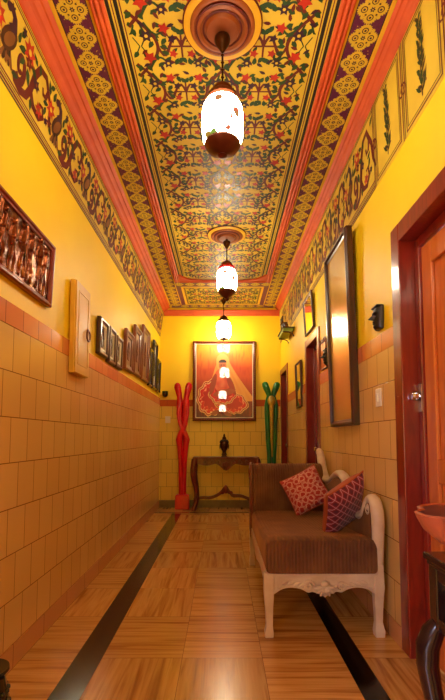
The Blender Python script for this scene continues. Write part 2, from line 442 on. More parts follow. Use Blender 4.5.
def lattice(p, u0, u1, v0, v1, pu, pv, uc, vc):
    """vines in ovals with crosses between them, red and purple flowers and leaves"""
    rnd = random.Random(3)
    nu = int((u1-u0)/pu)+3; nv = int((v1-v0)/pv)+3
    W = .020
    for iv in range(-1, nv):
        V = vc+(math.floor((v0-vc)/pv)+iv)*pv
        for iu in range(-nu, nu+1):
            U = uc+iu*pu
            if U < u0-pu or U > u1+pu: continue
            # oval of two vines, crossing at (U, V)
            for sg in (1, -1):
                p.rib([(U+sg*.105*sin(PI*t/14), V+pv*t/14) for t in range(15)], W, 1)
                # tendril from the oval to the cross
                p.rib([(U+sg*(.10+.075*t/8), V+pv*.5+sg*0+.05*sin(PI*t/8)) for t in range(9)], W*.7, 1)
                p.rib([(U+sg*(.04+.12*t/10), V+.02+.075*sin(PI*t/10*.9)) for t in range(11)], W*.7, 2)
                p.rib([(U+sg*(.04+.12*t/10), V-.02-.075*sin(PI*t/10*.9)) for t in range(11)], W*.7, 2)
                p.rib([(U+sg*(.105+.145*t/10), V+pv*.5+.065*sin(2*PI*t/10)) for t in range(11)], W*.8, 1)
                p.rib([(U+sg*(.02+.09*t/8), V+pv*(.1+.3*t/8)+.03*sin(PI*t/4)) for t in range(9)], W*.6, 2)
                p.flower(U+sg*.045, V+pv*.30, .046, 4, 3, 6, 0, 0)
                p.flower(U+sg*.045, V+pv*.72, .046, 3, 3, 5, PI/2)
                p.flower(U+sg*.155, V+.055, .038, 3, 3, 5, 0)
                p.flower(U+sg*.155, V-.055, .038, 4, 3, 6, 0, 0)
                p.rib([(U+sg*.005, V+pv*.5), (U+sg*.02, V+pv*.58), (U+sg*.045, V+pv*.70)], .007, 2)
                p.rib([(U+sg*.005, V+pv*.5), (U+sg*.02, V+pv*.42), (U+sg*.045, V+pv*.30)], .007, 2)
                for (a, b, an) in ((.075, .25, .6), (.08, .40, 2.4), (.02, .60, 1.2), (.075, .82, 3.6), (.115, .5, 0), (.03, .16, 1.9), (.13, .2, .9), (.14, .82, -.8), (.2, .12, 1.2), (.2, -.12, -1.2), (.09, .08, .4), (.09, -.08, -.5), (.018, .88, 1.0), (.16, .34, 2.2), (.17, .66, 3.7)):
                    an2 = an if sg > 0 else PI-an
                    p.leaf(U+sg*a, V+pv*b, an2+rnd.uniform(-.3, .3), .056, .030, 2, 2); p.leaf(U+sg*(a+.018), V+pv*b-.012, an2+1.5+rnd.uniform(-.4, .4), .050, .022, rnd.choice((1, 1, 2, 4)), 2)
            # cross halfway
            cu, cv = U+pu/2, V+pv/2
            p.rib([(cu-.085, cv), (cu+.085, cv)], .012, 7); p.rib([(cu, cv-.075), (cu, cv+.075)], .012, 7)
            for sg in (1, -1):
                p.leaf(cu, cv+sg*.075, sg*PI/2+.5, .05, .03, 2); p.leaf(cu, cv+sg*.075, sg*PI/2-.5, .05, .03, 2)
                p.flower(cu+sg*.055, cv+.05, .032, 3, 3, 5); p.flower(cu-sg*.055, cv-.05, .032, 4, 3, 5)
                p.leaf(cu+sg*.09, cv, 0 if sg > 0 else PI, .04, .03, 2)

p = Paint(on_ceiling, (*PANEL, YF, YE-.0))
lattice(p, *PANEL, YF, YE, .50, .345, 0.0, 2.64)
struct('painted_vine_panel', p.mb, mats, ceil, fix=False)
# second small panel by the end wall
p = Paint(on_ceiling, (-.60, .60, 6.72, 7.50))
lattice(p, -.60, .60, 6.72, 7.50, .42, .27, 0, 6.80)
struct('painted_end_panel', p.mb, mats, ceil, fix=False)
# lines round the panels
p = Paint(on_ceiling)
Y0 = YF
for sg in (-1, 1):
    def vs(a, b, mi, l=0, y1=YE): p.rect(min(sg*a, sg*b), max(sg*a, sg*b), Y0, y1, mi, l)
    vs(.565, .572, 7); vs(.580, .602, 5); vs(.612, .618, 7); vs(.628, .648, 5); 
    vs(.735, .748, 6, 2, 7.6); vs(.748, .754, 5, 2, 7.6)
    vs(.925, .931, 5, 2, 7.6); vs(.931, .955, 6, 2, 7.6)
for a, b, mi in ((0, .008, 7), (.02, .034, 5), (.042, .05, 7)): p.rect(-.65, .65, YE+a, YE+b, mi, 0)
for k, (w, mi) in enumerate(((.034, 6), (.010, 7), (.010, 5))):
    d = (0, .038, .052)[k]
    p.frame(-.66+d, .66-d, 6.66+d, 7.56-d, w, mi, 2)
struct('painted_lines', p.mb, mats, ceil, fix=False)

# maroon strips with yellow quatrefoil medallions
def medallion(p, u, v, s, flat=1.0):
    p.disc(u, v, s*.55, 1, 2, 16, s*.55*flat)
    for k in range(4):
        a = k*PI/2
        p.poly([(u+.56*s*cos(a)+s*(.47+.05*cos(9*q*PI/18*2))*cos(q*PI/18), v+(.56*s*sin(a)+s*(.47+.05*cos(9*q*PI/18*2))*sin(q*PI/18))*flat) for q in range(36)], 1, 2)
        a += PI/4; p.disc(u+.80*s*cos(a), v+.80*s*sin(a)*flat, s*.14, 1, 2, 8)
    for k in range(4):
        a = k*PI/2; x, y = u+.56*s*cos(a), v+.56*s*sin(a)*flat
        p.disc(x, y, s*.24, 2, 3, 12, s*.24*flat); p.disc(x, y, s*.17, 1, 4, 10, s*.17*flat); p.disc(x, y, s*.09, 4, 5, 8, s*.09*flat)
        a += PI/4; p.disc(u+.52*s*cos(a), v+.52*s*sin(a)*flat, s*.08, 2, 3, 6)
    p.flower(u, v, s*.22, 4, 4, 6, 0, 1)
mm = ['pat_maroon', 'pat_yellow', 'pat_brown', 'pat_tan', 'pat_purple']
for sg in (-1, 1):
    p = Paint(on_ceiling)
    p.rect(min(sg*.754, sg*.926), max(sg*.754, sg*.926), YF, YB, 0, 1)
    k = YF+.1
    while k < YB-.1:
        medallion(p, sg*.84, k, .083, 1.0)
        for q in range(14):
            uu, vv = random.uniform(-.08, .08), random.uniform(-.085, .085)
            if abs(uu) > .045 and abs(vv) > .045: p.disc(sg*.84+uu, k+vv, .0035, 1, 2, 5)
        k += .172
    struct('painted_medallion_strip', p.mb, mm, ceil, fix=False)
p = Paint(on_ceiling)
p.rect(-.754, .754, 7.575, YB, 0, 1); p.rect(-.735, .735, YE+.15, 6.65, 0, 1)
p.rect(-.735, -.66, 6.65, 7.575, 0, 1); p.rect(.66, .735, 6.65, 7.575, 0, 1)
for i in range(9):
    medallion(p, -.68+.17*i, 7.655, .07); 
    medallion(p, -.68+.17*i, YE+.25, .07, .9)
for sg in (-1, 1):
    p.disc(sg*1.0, 7.62, .09, 1, 6, 20); p.disc(sg*1.0, 7.62, .06, 2, 7, 16); p.disc(sg*1.0, 7.62, .045, 1, 8, 16)
struct('painted_end_border', p.mb, mm, ceil, fix=False)

# raised orange mouldings
def moulding(name, sec, path_axis, a0, a1, mats=('orange', 'gold_line'), gold=()):
    mb = MB(); n = len(sec)
    for i in range(n):
        j = (i+1) % n
        q = [(sec[i], a0), (sec[j], a0), (sec[j], a1), (sec[i], a1)]
        pts = [((s[0], t, s[1]) if path_axis == 'y' else (t, s[0], s[1])) for s, t in q]
        mb.add(pts, [(0,1,2,3)], 1 if i in gold else 0)
    for t in (a0, a1):
        mb.add([((s[0], t, s[1]) if path_axis == 'y' else (t, s[0], s[1])) for s in sec], [tuple(range(n))], 0)
    return struct(name, mb, list(mats))
def bead(c, w, h, z):          # section with three reeds under the ceiling
    pts = [(c-w/2, z)]
    for k in range(3):
        cc = c-w/2+w*(k+.5)/3; r = w/6; hh = h*(1 if k == 1 else .7)
        for i in range(7):
            a = PI-PI*i/6; pts.append((cc+r*cos(a), z-hh*.45-hh*.55*sin(a)))
    pts.append((c+w/2, z)); return pts
moulding('trim_1', bead(-.692, .082, .03, ZC), 'y', YF, YE+.12)
moulding('trim_2', bead(.692, .082, .03, ZC), 'y', YF, YE+.12)
moulding('trim_3', bead(YE+.10, .07, .03, ZC), 'x', -.65, .65)
# concave corner blocks of the panel frame
for k, sg in enumerate((-1, 1)):
    mb = MB(); pts = [(sg*.65, YE-.16), (sg*.65, YE+.06), (sg*.30, YE+.06)]
    for i in range(9):
        t = i/8; pts.append((sg*(.32+.30*t), YE+.05-.03*t-.16*t**3))
    mb.prism(pts, lambda a, b, d: (a, b, d), ZC-.02, ZC, 0)
    struct('trim_%d' % (4+k), mb, 'orange')
# side coves (orange) between the ceiling and the friezes
def cove(sg, xin, xout, zlow):
    s = []
    n = 10
    for i in range(n+1):
        t = i/n; x = xin+(xout-xin)*t; z = ZC-(ZC-zlow)*t**1.25
        wob = .008*sin(t*PI*3)**2
        s.append((sg*x, z-wob))
    return [(sg*xin, ZC)]+s[1:]+[(sg*(xout+.05), zlow), (sg*(xout+.05), ZC)]
moulding('trim_6', cove(-1, .958, 1.072, 3.53), 'y', YF, YB)
moulding('trim_7', cove(1, .958, 1.042, 3.54), 'y', YF, YB)
sec = [(YB-.002, 3.46), (YB-.03, 3.465), (YB-.045, 3.49), (YB-.05, 3.52), (YB-.06, 3.545), (YB-.06, 3.56), (YB-.002, 3.56)]
moulding('trim_8', sec, 'x', XL+.07, XR-.02)

# ---- painted friezes, leaning slightly in from the walls
def frieze(sg, xb, zb, xt, zt, parent):
    mb = MB(); xo = XL-.02 if sg < 0 else XR+.02
    mb.add([(xb, YF, zb), (xt, YF, zt), (xo, YF, zt), (xo, YF, zb), (xb, YB, zb), (xt, YB, zt), (xo, YB, zt), (xo, YB, zb)],
           [(0,1,5,4), (1,2,6,5), (2,3,7,6), (3,0,4,7), (0,3,2,1), (4,5,6,7)])
    o = struct('frieze_board', mb, 'pat_yellow', parent)
    n = Vector((-sg*(zt-zb), 0, -(xb-xt)*-sg*1)); n = Vector((-sg, 0, 0))
    def lay(u, v, l): return (xb+(xt-xb)*v/(zt-zb)-sg*(.0008+.0006*l), u, zb+v)
    return o, lay, zt-zb
fm = ['pat_yellow', 'pat_vine', 'pat_green', 'pat_red', 'pat_purple', 'pat_brown', 'pat_tan', 'red_line', 'black_line']
def border(p, y0, y1, H, k=1):
    for a, w, mi in ((.0, .010, 8), (.016, .014, 7), (.038, .006, 8), (.052, .010, 7)):
        p.rect(y0, y1, a, a+w, mi, 0)
        if a > .01: p.rect(y0, y1, H-a-w+.01, H-a+.01, mi, 0)
def peacocks(p, y0, y1, H, flip=1, per=.64):
    """peacocks between curling red scrolls, flowers and leaves"""
    n = int((y1-y0)/per)
    for i in range(n):
        o = y0+per*(i+.02)
        def P(a, b): return (o+per*(a if flip > 0 else 1-a), .075+(H-.14)*b)
        def R(pts, w, mi, l=1): p.rib([P(a, b) for a, b in pts], [q*1.65 for q in w] if isinstance(w, list) else w*1.65, mi, l)
        s = H-.14
        # peacock: body, neck in an S, head with crest, trailing tail
        p.disc(*P(.20, .46), .095, 5, 3, 14, .052, .9*flip); p.disc(*P(.205, .45), .066, 6, 4, 12, .030, .9*flip)
        R([(.21, .58), (.25, .70), (.235, .83), (.18, .90), (.135, .86), (.12, .80)], [.045, .034, .028, .028, .026, .014], 4, 3)
        p.disc(*P(.135, .85), .022, 4, 4, 8)
        R([(.20, .92), (.22, .98)], .006, 5, 3); R([(.18, .93), (.18, .99)], .006, 5, 3)
        for k in range(5): R([(.20, .36), (.17+.02*k, .22), (.10+.05*k, .05+.012*k)], [.03, .022, .010], 5 if k % 2 else 6, 2)
        R([(.19, .34), (.17, .22)], .010, 8, 3); R([(.23, .34), (.24, .22)], .010, 8, 3)
        # scrolls
        R([(.42+.085*cos(a)*(1-t*.75), .36+.26*sin(a)*(1-t*.75)) for t, a in [(j/22, -2.4+j/22*8.2) for j in range(23)]], [.030-.016*j/22 for j in range(23)], 1, 1)
        R([(.33, .16), (.36, .06), (.46, .03), (.56, .10), (.62, .30), (.66, .62), (.74, .86), (.86, .90), (.93, .74), (.90, .58), (.84, .56), (.82, .66)], [.02, .026, .028, .028, .03, .03, .028, .026, .024, .02, .016, .012], 1, 1)
        R([(.62, .30), (.70, .12), (.82, .08), (.90, .20), (.87, .34), (.80, .32)], [.026, .026, .024, .02, .016, .012], 1, 1)
        R([(.93, .74), (1.0, .60), (1.03, .35), (1.10, .15)], [.024, .022, .02, .012], 1, 1)
        # flowers and leaves
        p.flower(*P(.52, .78), 0.075, 3, 3, 7, .3, 0); p.flower(*P(.53, .62), 0.046, 1, 3, 6, 0, 6)
        p.flower(*P(.80, .20), 0.047, 3, 4, 6, 0, 6); p.flower(*P(.03, .55), 0.065, 3, 3, 7, 0, 0); p.flower(*P(.03, .30), .04, 1, 3, 6, .4)
        p.flower(*P(.70, .50), 0.044, 4, 4, 6, 0, 6); p.flower(*P(.40, .92), .030, 4, 3, 6, 0); p.flower(*P(.96, .22), .03, 4, 3, 6)
        for a, b, an, L in ((.47, .70, 3.6, .075), (.57, .70, -.6, .075), (.52, .52, -1.2, .08), (.46, .55, 4.0, .06), (.75, .74, 1.9, .06), (.68, .80, 2.6, .06), (.97, .88, .7, .06), (.64, .18, -1.4, .06), (.86, .46, .4, .06), (.05, .75, 1.2, .07), (-.02, .75, 2.0, .07), (.33, .62, 1.4, .06), (.36, .78, 1.0, .06), (.93, .45, -1.9, .06), (.30, .08, .3, .06), (.08, .12, 2.0, .06)):
            p.leaf(*P(a, b), an if flip > 0 else PI-an, L*1.2, L*.52, 2, 2)
o, lay, H = frieze(-1, XL+.002, 3.07, -1.076, 3.55, wl)
p = Paint(lay); border(p, YF, YB, H); peacocks(p, YF+.05, YB-.02, H)
struct('painted_peacock_scrolls', p.mb, fm, o, fix=False)
o, lay, H = frieze(1, XR-.002, 2.95, 1.044, 3.56, wr)
p = Paint(lay); border(p, 2.86, YB, H); peacocks(p, 2.88, YB-.02, H, -1)
# framed panels each with a leafy spray
yy = 2.86
while yy > YF+.3:
    a, b = yy-.47, yy
    p.rect(b-.012, b, 0, H, 7, 1); p.rect(b-.030, b-.022, 0, H, 8, 1)
    p.frame(a+.022, b-.045, .02, H-.03, .010, 7, 1); p.frame(a+.042, b-.065, .042, H-.052, .006, 8, 1)
    for s2 in (-1, 1): p.rib(spiral(b-.01+s2*.012, H*.5, .04, PI/2*s2, .8, s2, 12, .6), .012, 1, 2)
    cx = (a+b)/2-.01
    p.rib([(cx, .08), (cx+.006, .25), (cx-.004, .50)], [.012, .008, .004], 5, 2)
    rnd = random.Random(5)
    for i in range(46):
        t = i/45; h = .10+.42*t; sd = 1 if i % 2 else -1
        p.leaf(cx+rnd.uniform(-.012, .012), h, PI/2-sd*rnd.uniform(.25, .9), rnd.uniform(.05, .085)*(1.05-.5*t), .020, 2 if i % 3 else 5, 2+(i % 2))
        if i % 6 == 0: p.disc(cx+sd*.05*(1-t*.5), h+.03, .008, 6, 4, 6)
    yy -= .47
struct('painted_peacock_scrolls', p.mb, fm, o, fix=False)

# ------------------------------------------------------------------ doors in the right wall
def door(n, a, b, h, cas, wood, leafm, knob_z, knob_side):
    xo = XR-.015; xi = XR+.09
    m = MB()
    m.box(xo, xi+.04, b-.012, b+cas, 0, h+cas); m.box(xo, xi+.04, a-cas, a+.012, 0, h+cas); m.box(xo, xi+.04, a+.012, b-.012, h-.012, h+cas)
    f = struct('door_%d' % n, m, wood, bev=.006)
    m = MB()                      # inner stop frame
    m.box(xi-.012, xi+.03, b-.062, b-.012, 0, h-.012); m.box(xi-.012, xi+.03, a+.012, a+.062, 0, h-.012); m.box(xi-.012, xi+.03, a+.062, b-.062, h-.072, h-.012)
    struct('stop_frame', m, wood, f, bev=.008)
    m = MB(); xl = xi+.005
    y0, y1, z0, z1 = a+.066, b-.066, .008, h-.076
    m.box(xl+.022, xl+.04, y0, y1, z0, z1)
    st = .11
    m.box(xl, xl+.022, y0, y0+st, z0, z1); m.box(xl, xl+.022, y1-st, y1, z0, z1)
    for zz in (z0, z0+(z1-z0)*.42, z1-.13): m.box(xl, xl+.022, y0+st, y1-st, zz, zz+.13)
    lf = struct('door_leaf', m, leafm, f, bev=.006)
    yk = b-.036 if n == 1 else b-.11; xl = xi-.011 if n == 1 else xl
    m = MB(); m.lathe([(.0, -.055), (.020, -.052), (.030, -.038), (.026, -.022), (.012, -.014), (.010, 0)], (xl, yk, knob_z), 20, ax='x')
    m.box(xl-.004, xl+.002, yk-.02, yk+.02, knob_z-.09, knob_z+.07)
    struct('door_knob', m, 'chrome', lf, smooth=40)
door(1, *D1, CAS, 'wood_red', 'door_wood', 1.47, 1)
door(2, *D2, .08, 'wood_red', 'wood_red', 1.1, 1)
door(3, *D3, .08, 'wood_red', 'wood_red', 1.1, 1)

# ------------------------------------------------------------------ ceiling roses and lanterns
def rose(y, x, label):
    r = thing('ceiling_rose', (x, y, ZC), label, 'ceiling rose', 'plaster roses round the lanterns')
    m = MB(); m.lathe([(.225, ZC), (.225, ZC-.012), (.215, ZC-.018), (.190, ZC-.020), (.186, ZC-.014), (.18, ZC-.014)], (x, y, 0), 48)
    build('rim', m, 'gold_line', r, smooth=50)
    m = MB(); m.lathe([(.188, ZC), (.188, ZC-.022), (.178, ZC-.032), (.165, ZC-.032), (.158, ZC-.022), (.15, ZC-.022), (.145, ZC-.038), (.13, ZC-.042), (.118, ZC-.03), (.10, ZC-.030), (.09, ZC-.05), (.05, ZC-.055), (.0, ZC-.055)], (x, y, 0), 48)
    build('moulded_disc', m, 'rose', r, smooth=50)
    m = MB()
    for rr in (.152, .112): m.lathe([(rr, ZC-.02), (rr+.004, ZC-.034), (rr-.006, ZC-.036), (rr-.008, ZC-.02)], (x, y, 0), 48)
    m.lathe([(.232, ZC), (.232, ZC-.008), (.224, ZC-.010), (.222, ZC)], (x, y, 0), 48)
    build('dark_ring', m, 'red_line', r, smooth=50)
rose(2.33, 0, 'large orange moulded ceiling rose with yellow rim above the biggest lantern')
rose(4.92, .05, 'orange ceiling rose above the second lantern, midway along the ceiling')

def lantern(x, y, zt, rj, hj, label, ringm, capm, drop):
    zr = zt-hj
    t = thing('pendant_lantern', (x, y, zr), label, 'lantern', 'glass lanterns hanging from the ceiling')
    c = (x, y, 0); zt0 = ZC-.05 if y < 7 else ZC
    m = MB(); m.lathe([(.0, zt0), (.014, zt0), (.014, zt0-.03), (.044, zt0-.035), (.046, zt0-.05), (.036, zt0-.075), (.02, zt0-.10), (.010, zt0-.12), (.0, zt0-.122)], c, 28)
    build('ceiling_canopy', m, 'bronze', t, smooth=40)
    m = MB(); m.tube([(x, y, zt0-.12), (x, y, zt+.09)], .006, 8)
    z = zt0-.14
    while z > zt+.12:
        m.lathe([(.0, z+.012), (.011, z), (.0, z-.012)], c, 8); z -= .045
    build('rod', m, 'bronze', t, smooth=40)
    m = MB(); m.lathe([(.0, zt+.105), (.018, zt+.10), (.03, zt+.085), (.055, zt+.075), (.068, zt+.05), (.066, zt+.035), (.0, zt+.035)], c, 32)
    build('cap', m, capm, t, smooth=40)
    m = MB(); m.lathe([(.0, zt+.036), (.075, zt+.036), (rj*.78, zt+.02), (rj*.80, zt+.0), (rj*.72, zt-.012), (.0, zt-.012)], c, 32)
    build('collar', m, ringm, t, smooth=40)
    m = MB(); m.lathe([(.0, zt-.010), (rj*.70, zt-.012), (rj*.86, zt-.025), (rj*.97, zt-.055), (rj, zt-.09), (rj, zr+.085), (rj*.97, zr+.05), (rj*.86, zr+.02), (rj*.72, zr), (.0, zr)], c, 40)
    build('glass_jar', m, 'lamp_glass', t, smooth=60)
    m = MB(); m.lathe([(.0, zr+.004), (rj*.86, zr+.022), (rj*.88, zr+.012), (rj*.74, zr-.012), (rj*.45, zr-.045*drop), (rj*.22, zr-.062*drop), (.018, zr-.07*drop), (.026, zr-.084*drop), (.014, zr-.10*drop), (.0, zr-.104*drop)] if drop else [(.0, zr+.004), (rj*.66, zr+.01), (rj*.6, zr-.012), (.02, zr-.022), (.022, zr-.034), (.0, zr-.04)], c, 32)
    build('finial_cup', m, 'copper_cap' if drop else 'bronze', t, smooth=40)
lantern(0, 2.33, 3.15, .117, .275, 'biggest and nearest hanging lantern, flowered white glass jar with brown metal cap', 'copper_cap', 'copper_cap', .6)
lantern(.05, 4.92, 3.21, .118, .285, 'middle hanging lantern with a red collar above its flowered glass jar', 'red_glaze', 'copper_cap', True)
lantern(.02, 7.20, 3.215, .122, .30, 'smallest hanging lantern, plain white jar with dark cap in front of the painting', 'bronze', 'bronze', False)

lantern(0, -.26, 3.15, .117, .275, 'unseen lantern added behind the viewer for light, flowered white glass jar with brown metal cap', 'copper_cap', 'copper_cap', True)  # extra lantern added out of view to brighten the near walls
# ------------------------------------------------------------------ left wall
def leaning(xw, y, z, ang, sg):     # local frame: a along +y, b up, d out of the wall
    ca, sa = cos(ang), sin(ang)
    def fn(a, b, d): return (xw+sg*(d*ca+b*sa), y+a, z+b*ca-d*sa)
    return fn
def framed(name, fn, w, h, fw, dep, label, cat, frame_m, parts, group=None, rails=True):
    """rectangular frame with mitred sides, in the local frame given by fn"""
    t = thing(name, fn(w/2, 0, 0), label, cat, group)
    m = MB()
    def ring(i, d): return [fn(i, i, d), fn(w-i, i, d), fn(w-i, h-i, d), fn(i, h-i, d)]
    R = [ring(0, .0), ring(0, dep*.75), ring(fw*.2, dep), ring(fw*.55, dep), ring(fw*.7, dep*.7), ring(fw, dep*.6), ring(fw, .0)]
    m.rings(R, cap=False)
    n = 4; m.add(R[-1]+R[0], [(i, (i+1) % 4, 4+(i+1) % 4, 4+i) for i in range(4)])
    build('frame', m, frame_m, t, bev=.002)
    for nm, i0, d0, d1, mm_ in parts:
        m = MB(); m.add([fn(i0, i0, d0), fn(w-i0, i0, d0), fn(w-i0, h-i0, d0), fn(i0, h-i0, d0), fn(i0, i0, d1), fn(w-i0, i0, d1), fn(w-i0, h-i0, d1), fn(i0, h-i0, d1)],
                        [(0,1,2,3), (7,6,5,4), (0,4,5,1), (1,5,6,2), (2,6,7,3), (3,7,4,0)])
        build(nm, m, mm_, t)
    return t
# copper relief of walking figures
fn = leaning(XL+.003, 1.53, 2.07, .045, 1)
RW, RH = 1.20, .405
t = framed('relief_panel', fn, RW, RH, .035, .035, 'copper relief of a procession in a dark red wooden frame, hanging on the upper wall', 'relief', 'wood_red', [])
caps = []
rnd = random.Random(11)
for k in range(11):
    x = .10+k*.10+rnd.uniform(-.014, .014); b0 = .045+rnd.uniform(0, .02); s = rnd.uniform(.95, 1.08); g = rnd.uniform(-.02, .02)
    caps += [((x, b0+.278*s), (x+.003, b0+.286*s), .019), ((x, b0+.245*s), (x+g*.5, b0+.19*s), .020), ((x+g*.5, b0+.18*s), (x+g, b0+.125*s), .014),
             ((x+g-.006, b0+.12*s), (x+g-.020, b0+.06), .012), ((x+g-.020, b0+.06), (x+g-.030, b0), .009), ((x+g+.006, b0+.12*s), (x+g+.026, b0+.065), .012), ((x+g+.026, b0+.065), (x+g+.018, b0), .009),
             ((x-.018, b0+.24*s), (x-.038, b0+.18*s), .008), ((x-.038, b0+.18*s), (x-.020, b0+.14*s), .007), ((x+.018, b0+.24*s), (x+.036, b0+.19*s), .008), ((x+.036, b0+.19*s), (x+.046, b0+.26*s), .007)]
    if k % 3 == 1: caps.append(((x+.05, b0+.01), (x+.05, b0+.31*s), .006))
def relief_h(a, b):
    h = 0
    for (ax, ay), (bx, by), r in caps:
        if abs(a-ax) > .07: continue
        dx, dy = bx-ax, by-ay; L = dx*dx+dy*dy
        q = 0 if L == 0 else max(0, min(1, ((a-ax)*dx+(b-ay)*dy)/L))
        d = math.hypot(a-ax-q*dx, b-ay-q*dy)
        if d < r: h = max(h, math.sqrt(r*r-d*d)*1.0)
    return .012+h+.004*noise.noise(Vector((a*18, b*18, 0)))
m = MB(); m.grid(380, 130, lambda u, v: fn(.03+u*(RW-.06), .03+v*(RH-.06), relief_h(.03+u*(RW-.06), .03+v*(RH-.06))))
build('embossed_sheet', m, 'copper', t, smooth=180)
m = MB(); m.box(0,0,0,0,0,0) if False else None
m.add([fn(.02, .02, 0), fn(RW-.02, .02, 0), fn(RW-.02, RH-.02, 0), fn(.02, RH-.02, 0)]+[fn(a, b, .008) for a, b in ((.02, .02), (RW-.02, .02), (RW-.02, RH-.02), (.02, RH-.02))], [(0,1,2,3), (7,6,5,4), (0,4,5,1), (1,5,6,2), (2,6,7,3), (3,7,4,0)])
build('backing_board', m, 'wood_dark', t)

# meter cabinet
cy0, cy1, cz0, cz1, cd = 3.12, 3.45, 1.71, 2.41, .060
t = thing('meter_cabinet', (XL, (cy0+cy1)/2, cz0), 'cream painted flush box with a ring pull, beside the copper relief', 'cabinet')
build('body', MB().box(XL+.0125, XL+cd-.012, cy0, cy1, cz0, cz1), 'cream_box', t, bev=.004)
m = MB(); m.box(XL+cd-.012, XL+cd, cy0+.004, cy1-.004, cz0+.004, cz1-.004)
dr = build('door', m, 'cream_box', t, bev=.003)
m = MB()
for a, b, c, d in ((cy0+.05, cy1-.05, cz0+.07, cz0+.078), (cy0+.05, cy1-.05, cz1-.078, cz1-.07), (cy0+.05, cy0+.058, cz0+.078, cz1-.078), (cy1-.058, cy1-.05, cz0+.078, cz1-.078)): m.box(XL+cd, XL+cd+.004, a, b, c, d)
build('panel_bead', m, 'cream_box', dr)
m = MB(); yk, zk = cy1-.07, (cz0+cz1)/2-.02
m.tube([(XL+cd+.012, yk+.042*cos(2*PI*i/20), zk+.042*sin(2*PI*i/20)) for i in range(21)], .007, 8); m.ell((XL+cd+.006, yk, zk+.042), .013)
build('ring_pull', m, 'brass', dr, smooth=60)

# nine carved frames stepping up along the wall
def carved(y0, y1, z0, z1, fm_, inner, pane, label, group):
    f = leaning(XL+.003, y0, z0, .03, 1); w, h = y1-y0, z1-z0
    t = framed('carved_frame', f, w, h, .05, .04, label, 'picture frame', fm_, [('backing', .046, .002, .008, pane)], group)
    m = MB(); i = .05
    def ring(i, d): return [f(i, i, d), f(w-i, i, d), f(w-i, h-i, d), f(i, h-i, d)]
    R = [ring(i, .008), ring(i, .026), ring(i+.02, .022), ring(i+.022, .008)]; m.rings(R, cap=False)
    build('inner_border', m, inner, t)
    m = MB(); cxa = w/2
    for q in (-1, 1): m.tube([f(cxa+q*(.03), h*.28, .014), f(cxa+q*.04, h*.5, .014), f(cxa+q*.02, h*.68, .014), f(cxa, h*.74, .014)], .006, 6)
    m.ell(f(cxa, h*.36, .014), (.006, .022, .05)); m.ell(f(cxa, h*.52, .014), (.006, .016, .022))
    build('carved_motif', m, fm_, t, smooth=60)
g1, g2, g3 = 'three small dark carved frames', 'three taller brown carved frames', 'three narrow black frames'
carved(3.80, 4.09, 1.99, 2.33, 'wood_dark', 'trim_white', 'wood_red', 'dark carved frame with pale inner border, next to the cream box', g1)
carved(4.13, 4.38, 1.97, 2.33, 'wood_dark', 'trim_white', 'wood_red', 'dark carved frame with pale inner border, middle of the trio near the cream box', g1)
carved(4.42, 4.68, 1.97, 2.31, 'wood_dark', 'trim_white', 'wood_red', 'dark carved frame of the first trio, farthest from the cream box', g1)
carved(4.84, 5.26, 2.02, 2.49, 'wood_mid', 'wood_console', 'tan_pane', 'brown carved frame, lowest of the tall stepped trio', g2)
carved(5.32, 5.75, 2.04, 2.66, 'wood_mid', 'wood_console', 'tan_pane', 'brown carved frame, middle height of the tall stepped trio', g2)
carved(5.84, 6.36, 2.04, 2.80, 'wood_mid', 'wood_console', 'tan_pane', 'brown carved frame, tallest of the stepped trio', g2)
carved(6.42, 6.68, 2.02, 2.60, 'black_glaze', 'black_line', 'trim_white', 'narrow black frame right after the tallest brown frame', g3)
carved(6.76, 7.14, 2.02, 2.80, 'black_glaze', 'black_line', 'trim_white', 'narrow black frame, tallest of the black trio', g3)
carved(7.22, 7.56, 2.02, 2.58, 'black_glaze', 'black_line', 'trim_white', 'narrow black frame closest to the corner with the end wall', g3)

# ------------------------------------------------------------------ end wall
# painting of a seated woman in a wide red skirt
PW, PH = 1.13, 1.45
ang = -.045
def fp(a, b, d):
    return (-.532+a, YB-.084-(d*cos(ang)+b*sin(ang)), 1.535+b*cos(ang)-d*sin(ang))
t = thing('framed_painting', fp(PW/2, 0, 0), 'large glazed painting of a seated woman in a red skirt and veil, above the console', 'painting')
m = MB(); fw = .062
def ring(i, d): return [fp(i, i, d), fp(PW-i, i, d), fp(PW-i, PH-i, d), fp(i, PH-i, d)]
R = [ring(0, 0), ring(0, .03), ring(.012, .042), ring(.03, .046), ring(.046, .038), ring(.05, .03), ring(fw, .026), ring(fw, 0)]
m.rings(R, cap=False); m.add(R[-1]+R[0], [(i, (i+1) % 4, 4+(i+1) % 4, 4+i) for i in range(4)])
build('frame', m, 'wood_console', t, bev=.002)
m = MB()
n = 30
for i in range(n):
    for b in (.022, PH-.022): m.ell(fp(PW*(i+.5)/n, b, .046), (.012, .006, .009), seg=8, rg=5)
for i in range(int(n*1.3)):
    for a in (.022, PW-.022): m.ell(fp(a, PH*(i+.5)/(n*1.3), .046), (.009, .006, .012), seg=8, rg=5)
build('carved_beads', m, 'wood_mid', t, smooth=60)
m = MB()
R = [ring(.050, .027), ring(.050, .036), ring(.060, .036), ring(.064, .027)]; m.rings(R, cap=False)
build('silver_slip', m, 'trim_white', t)

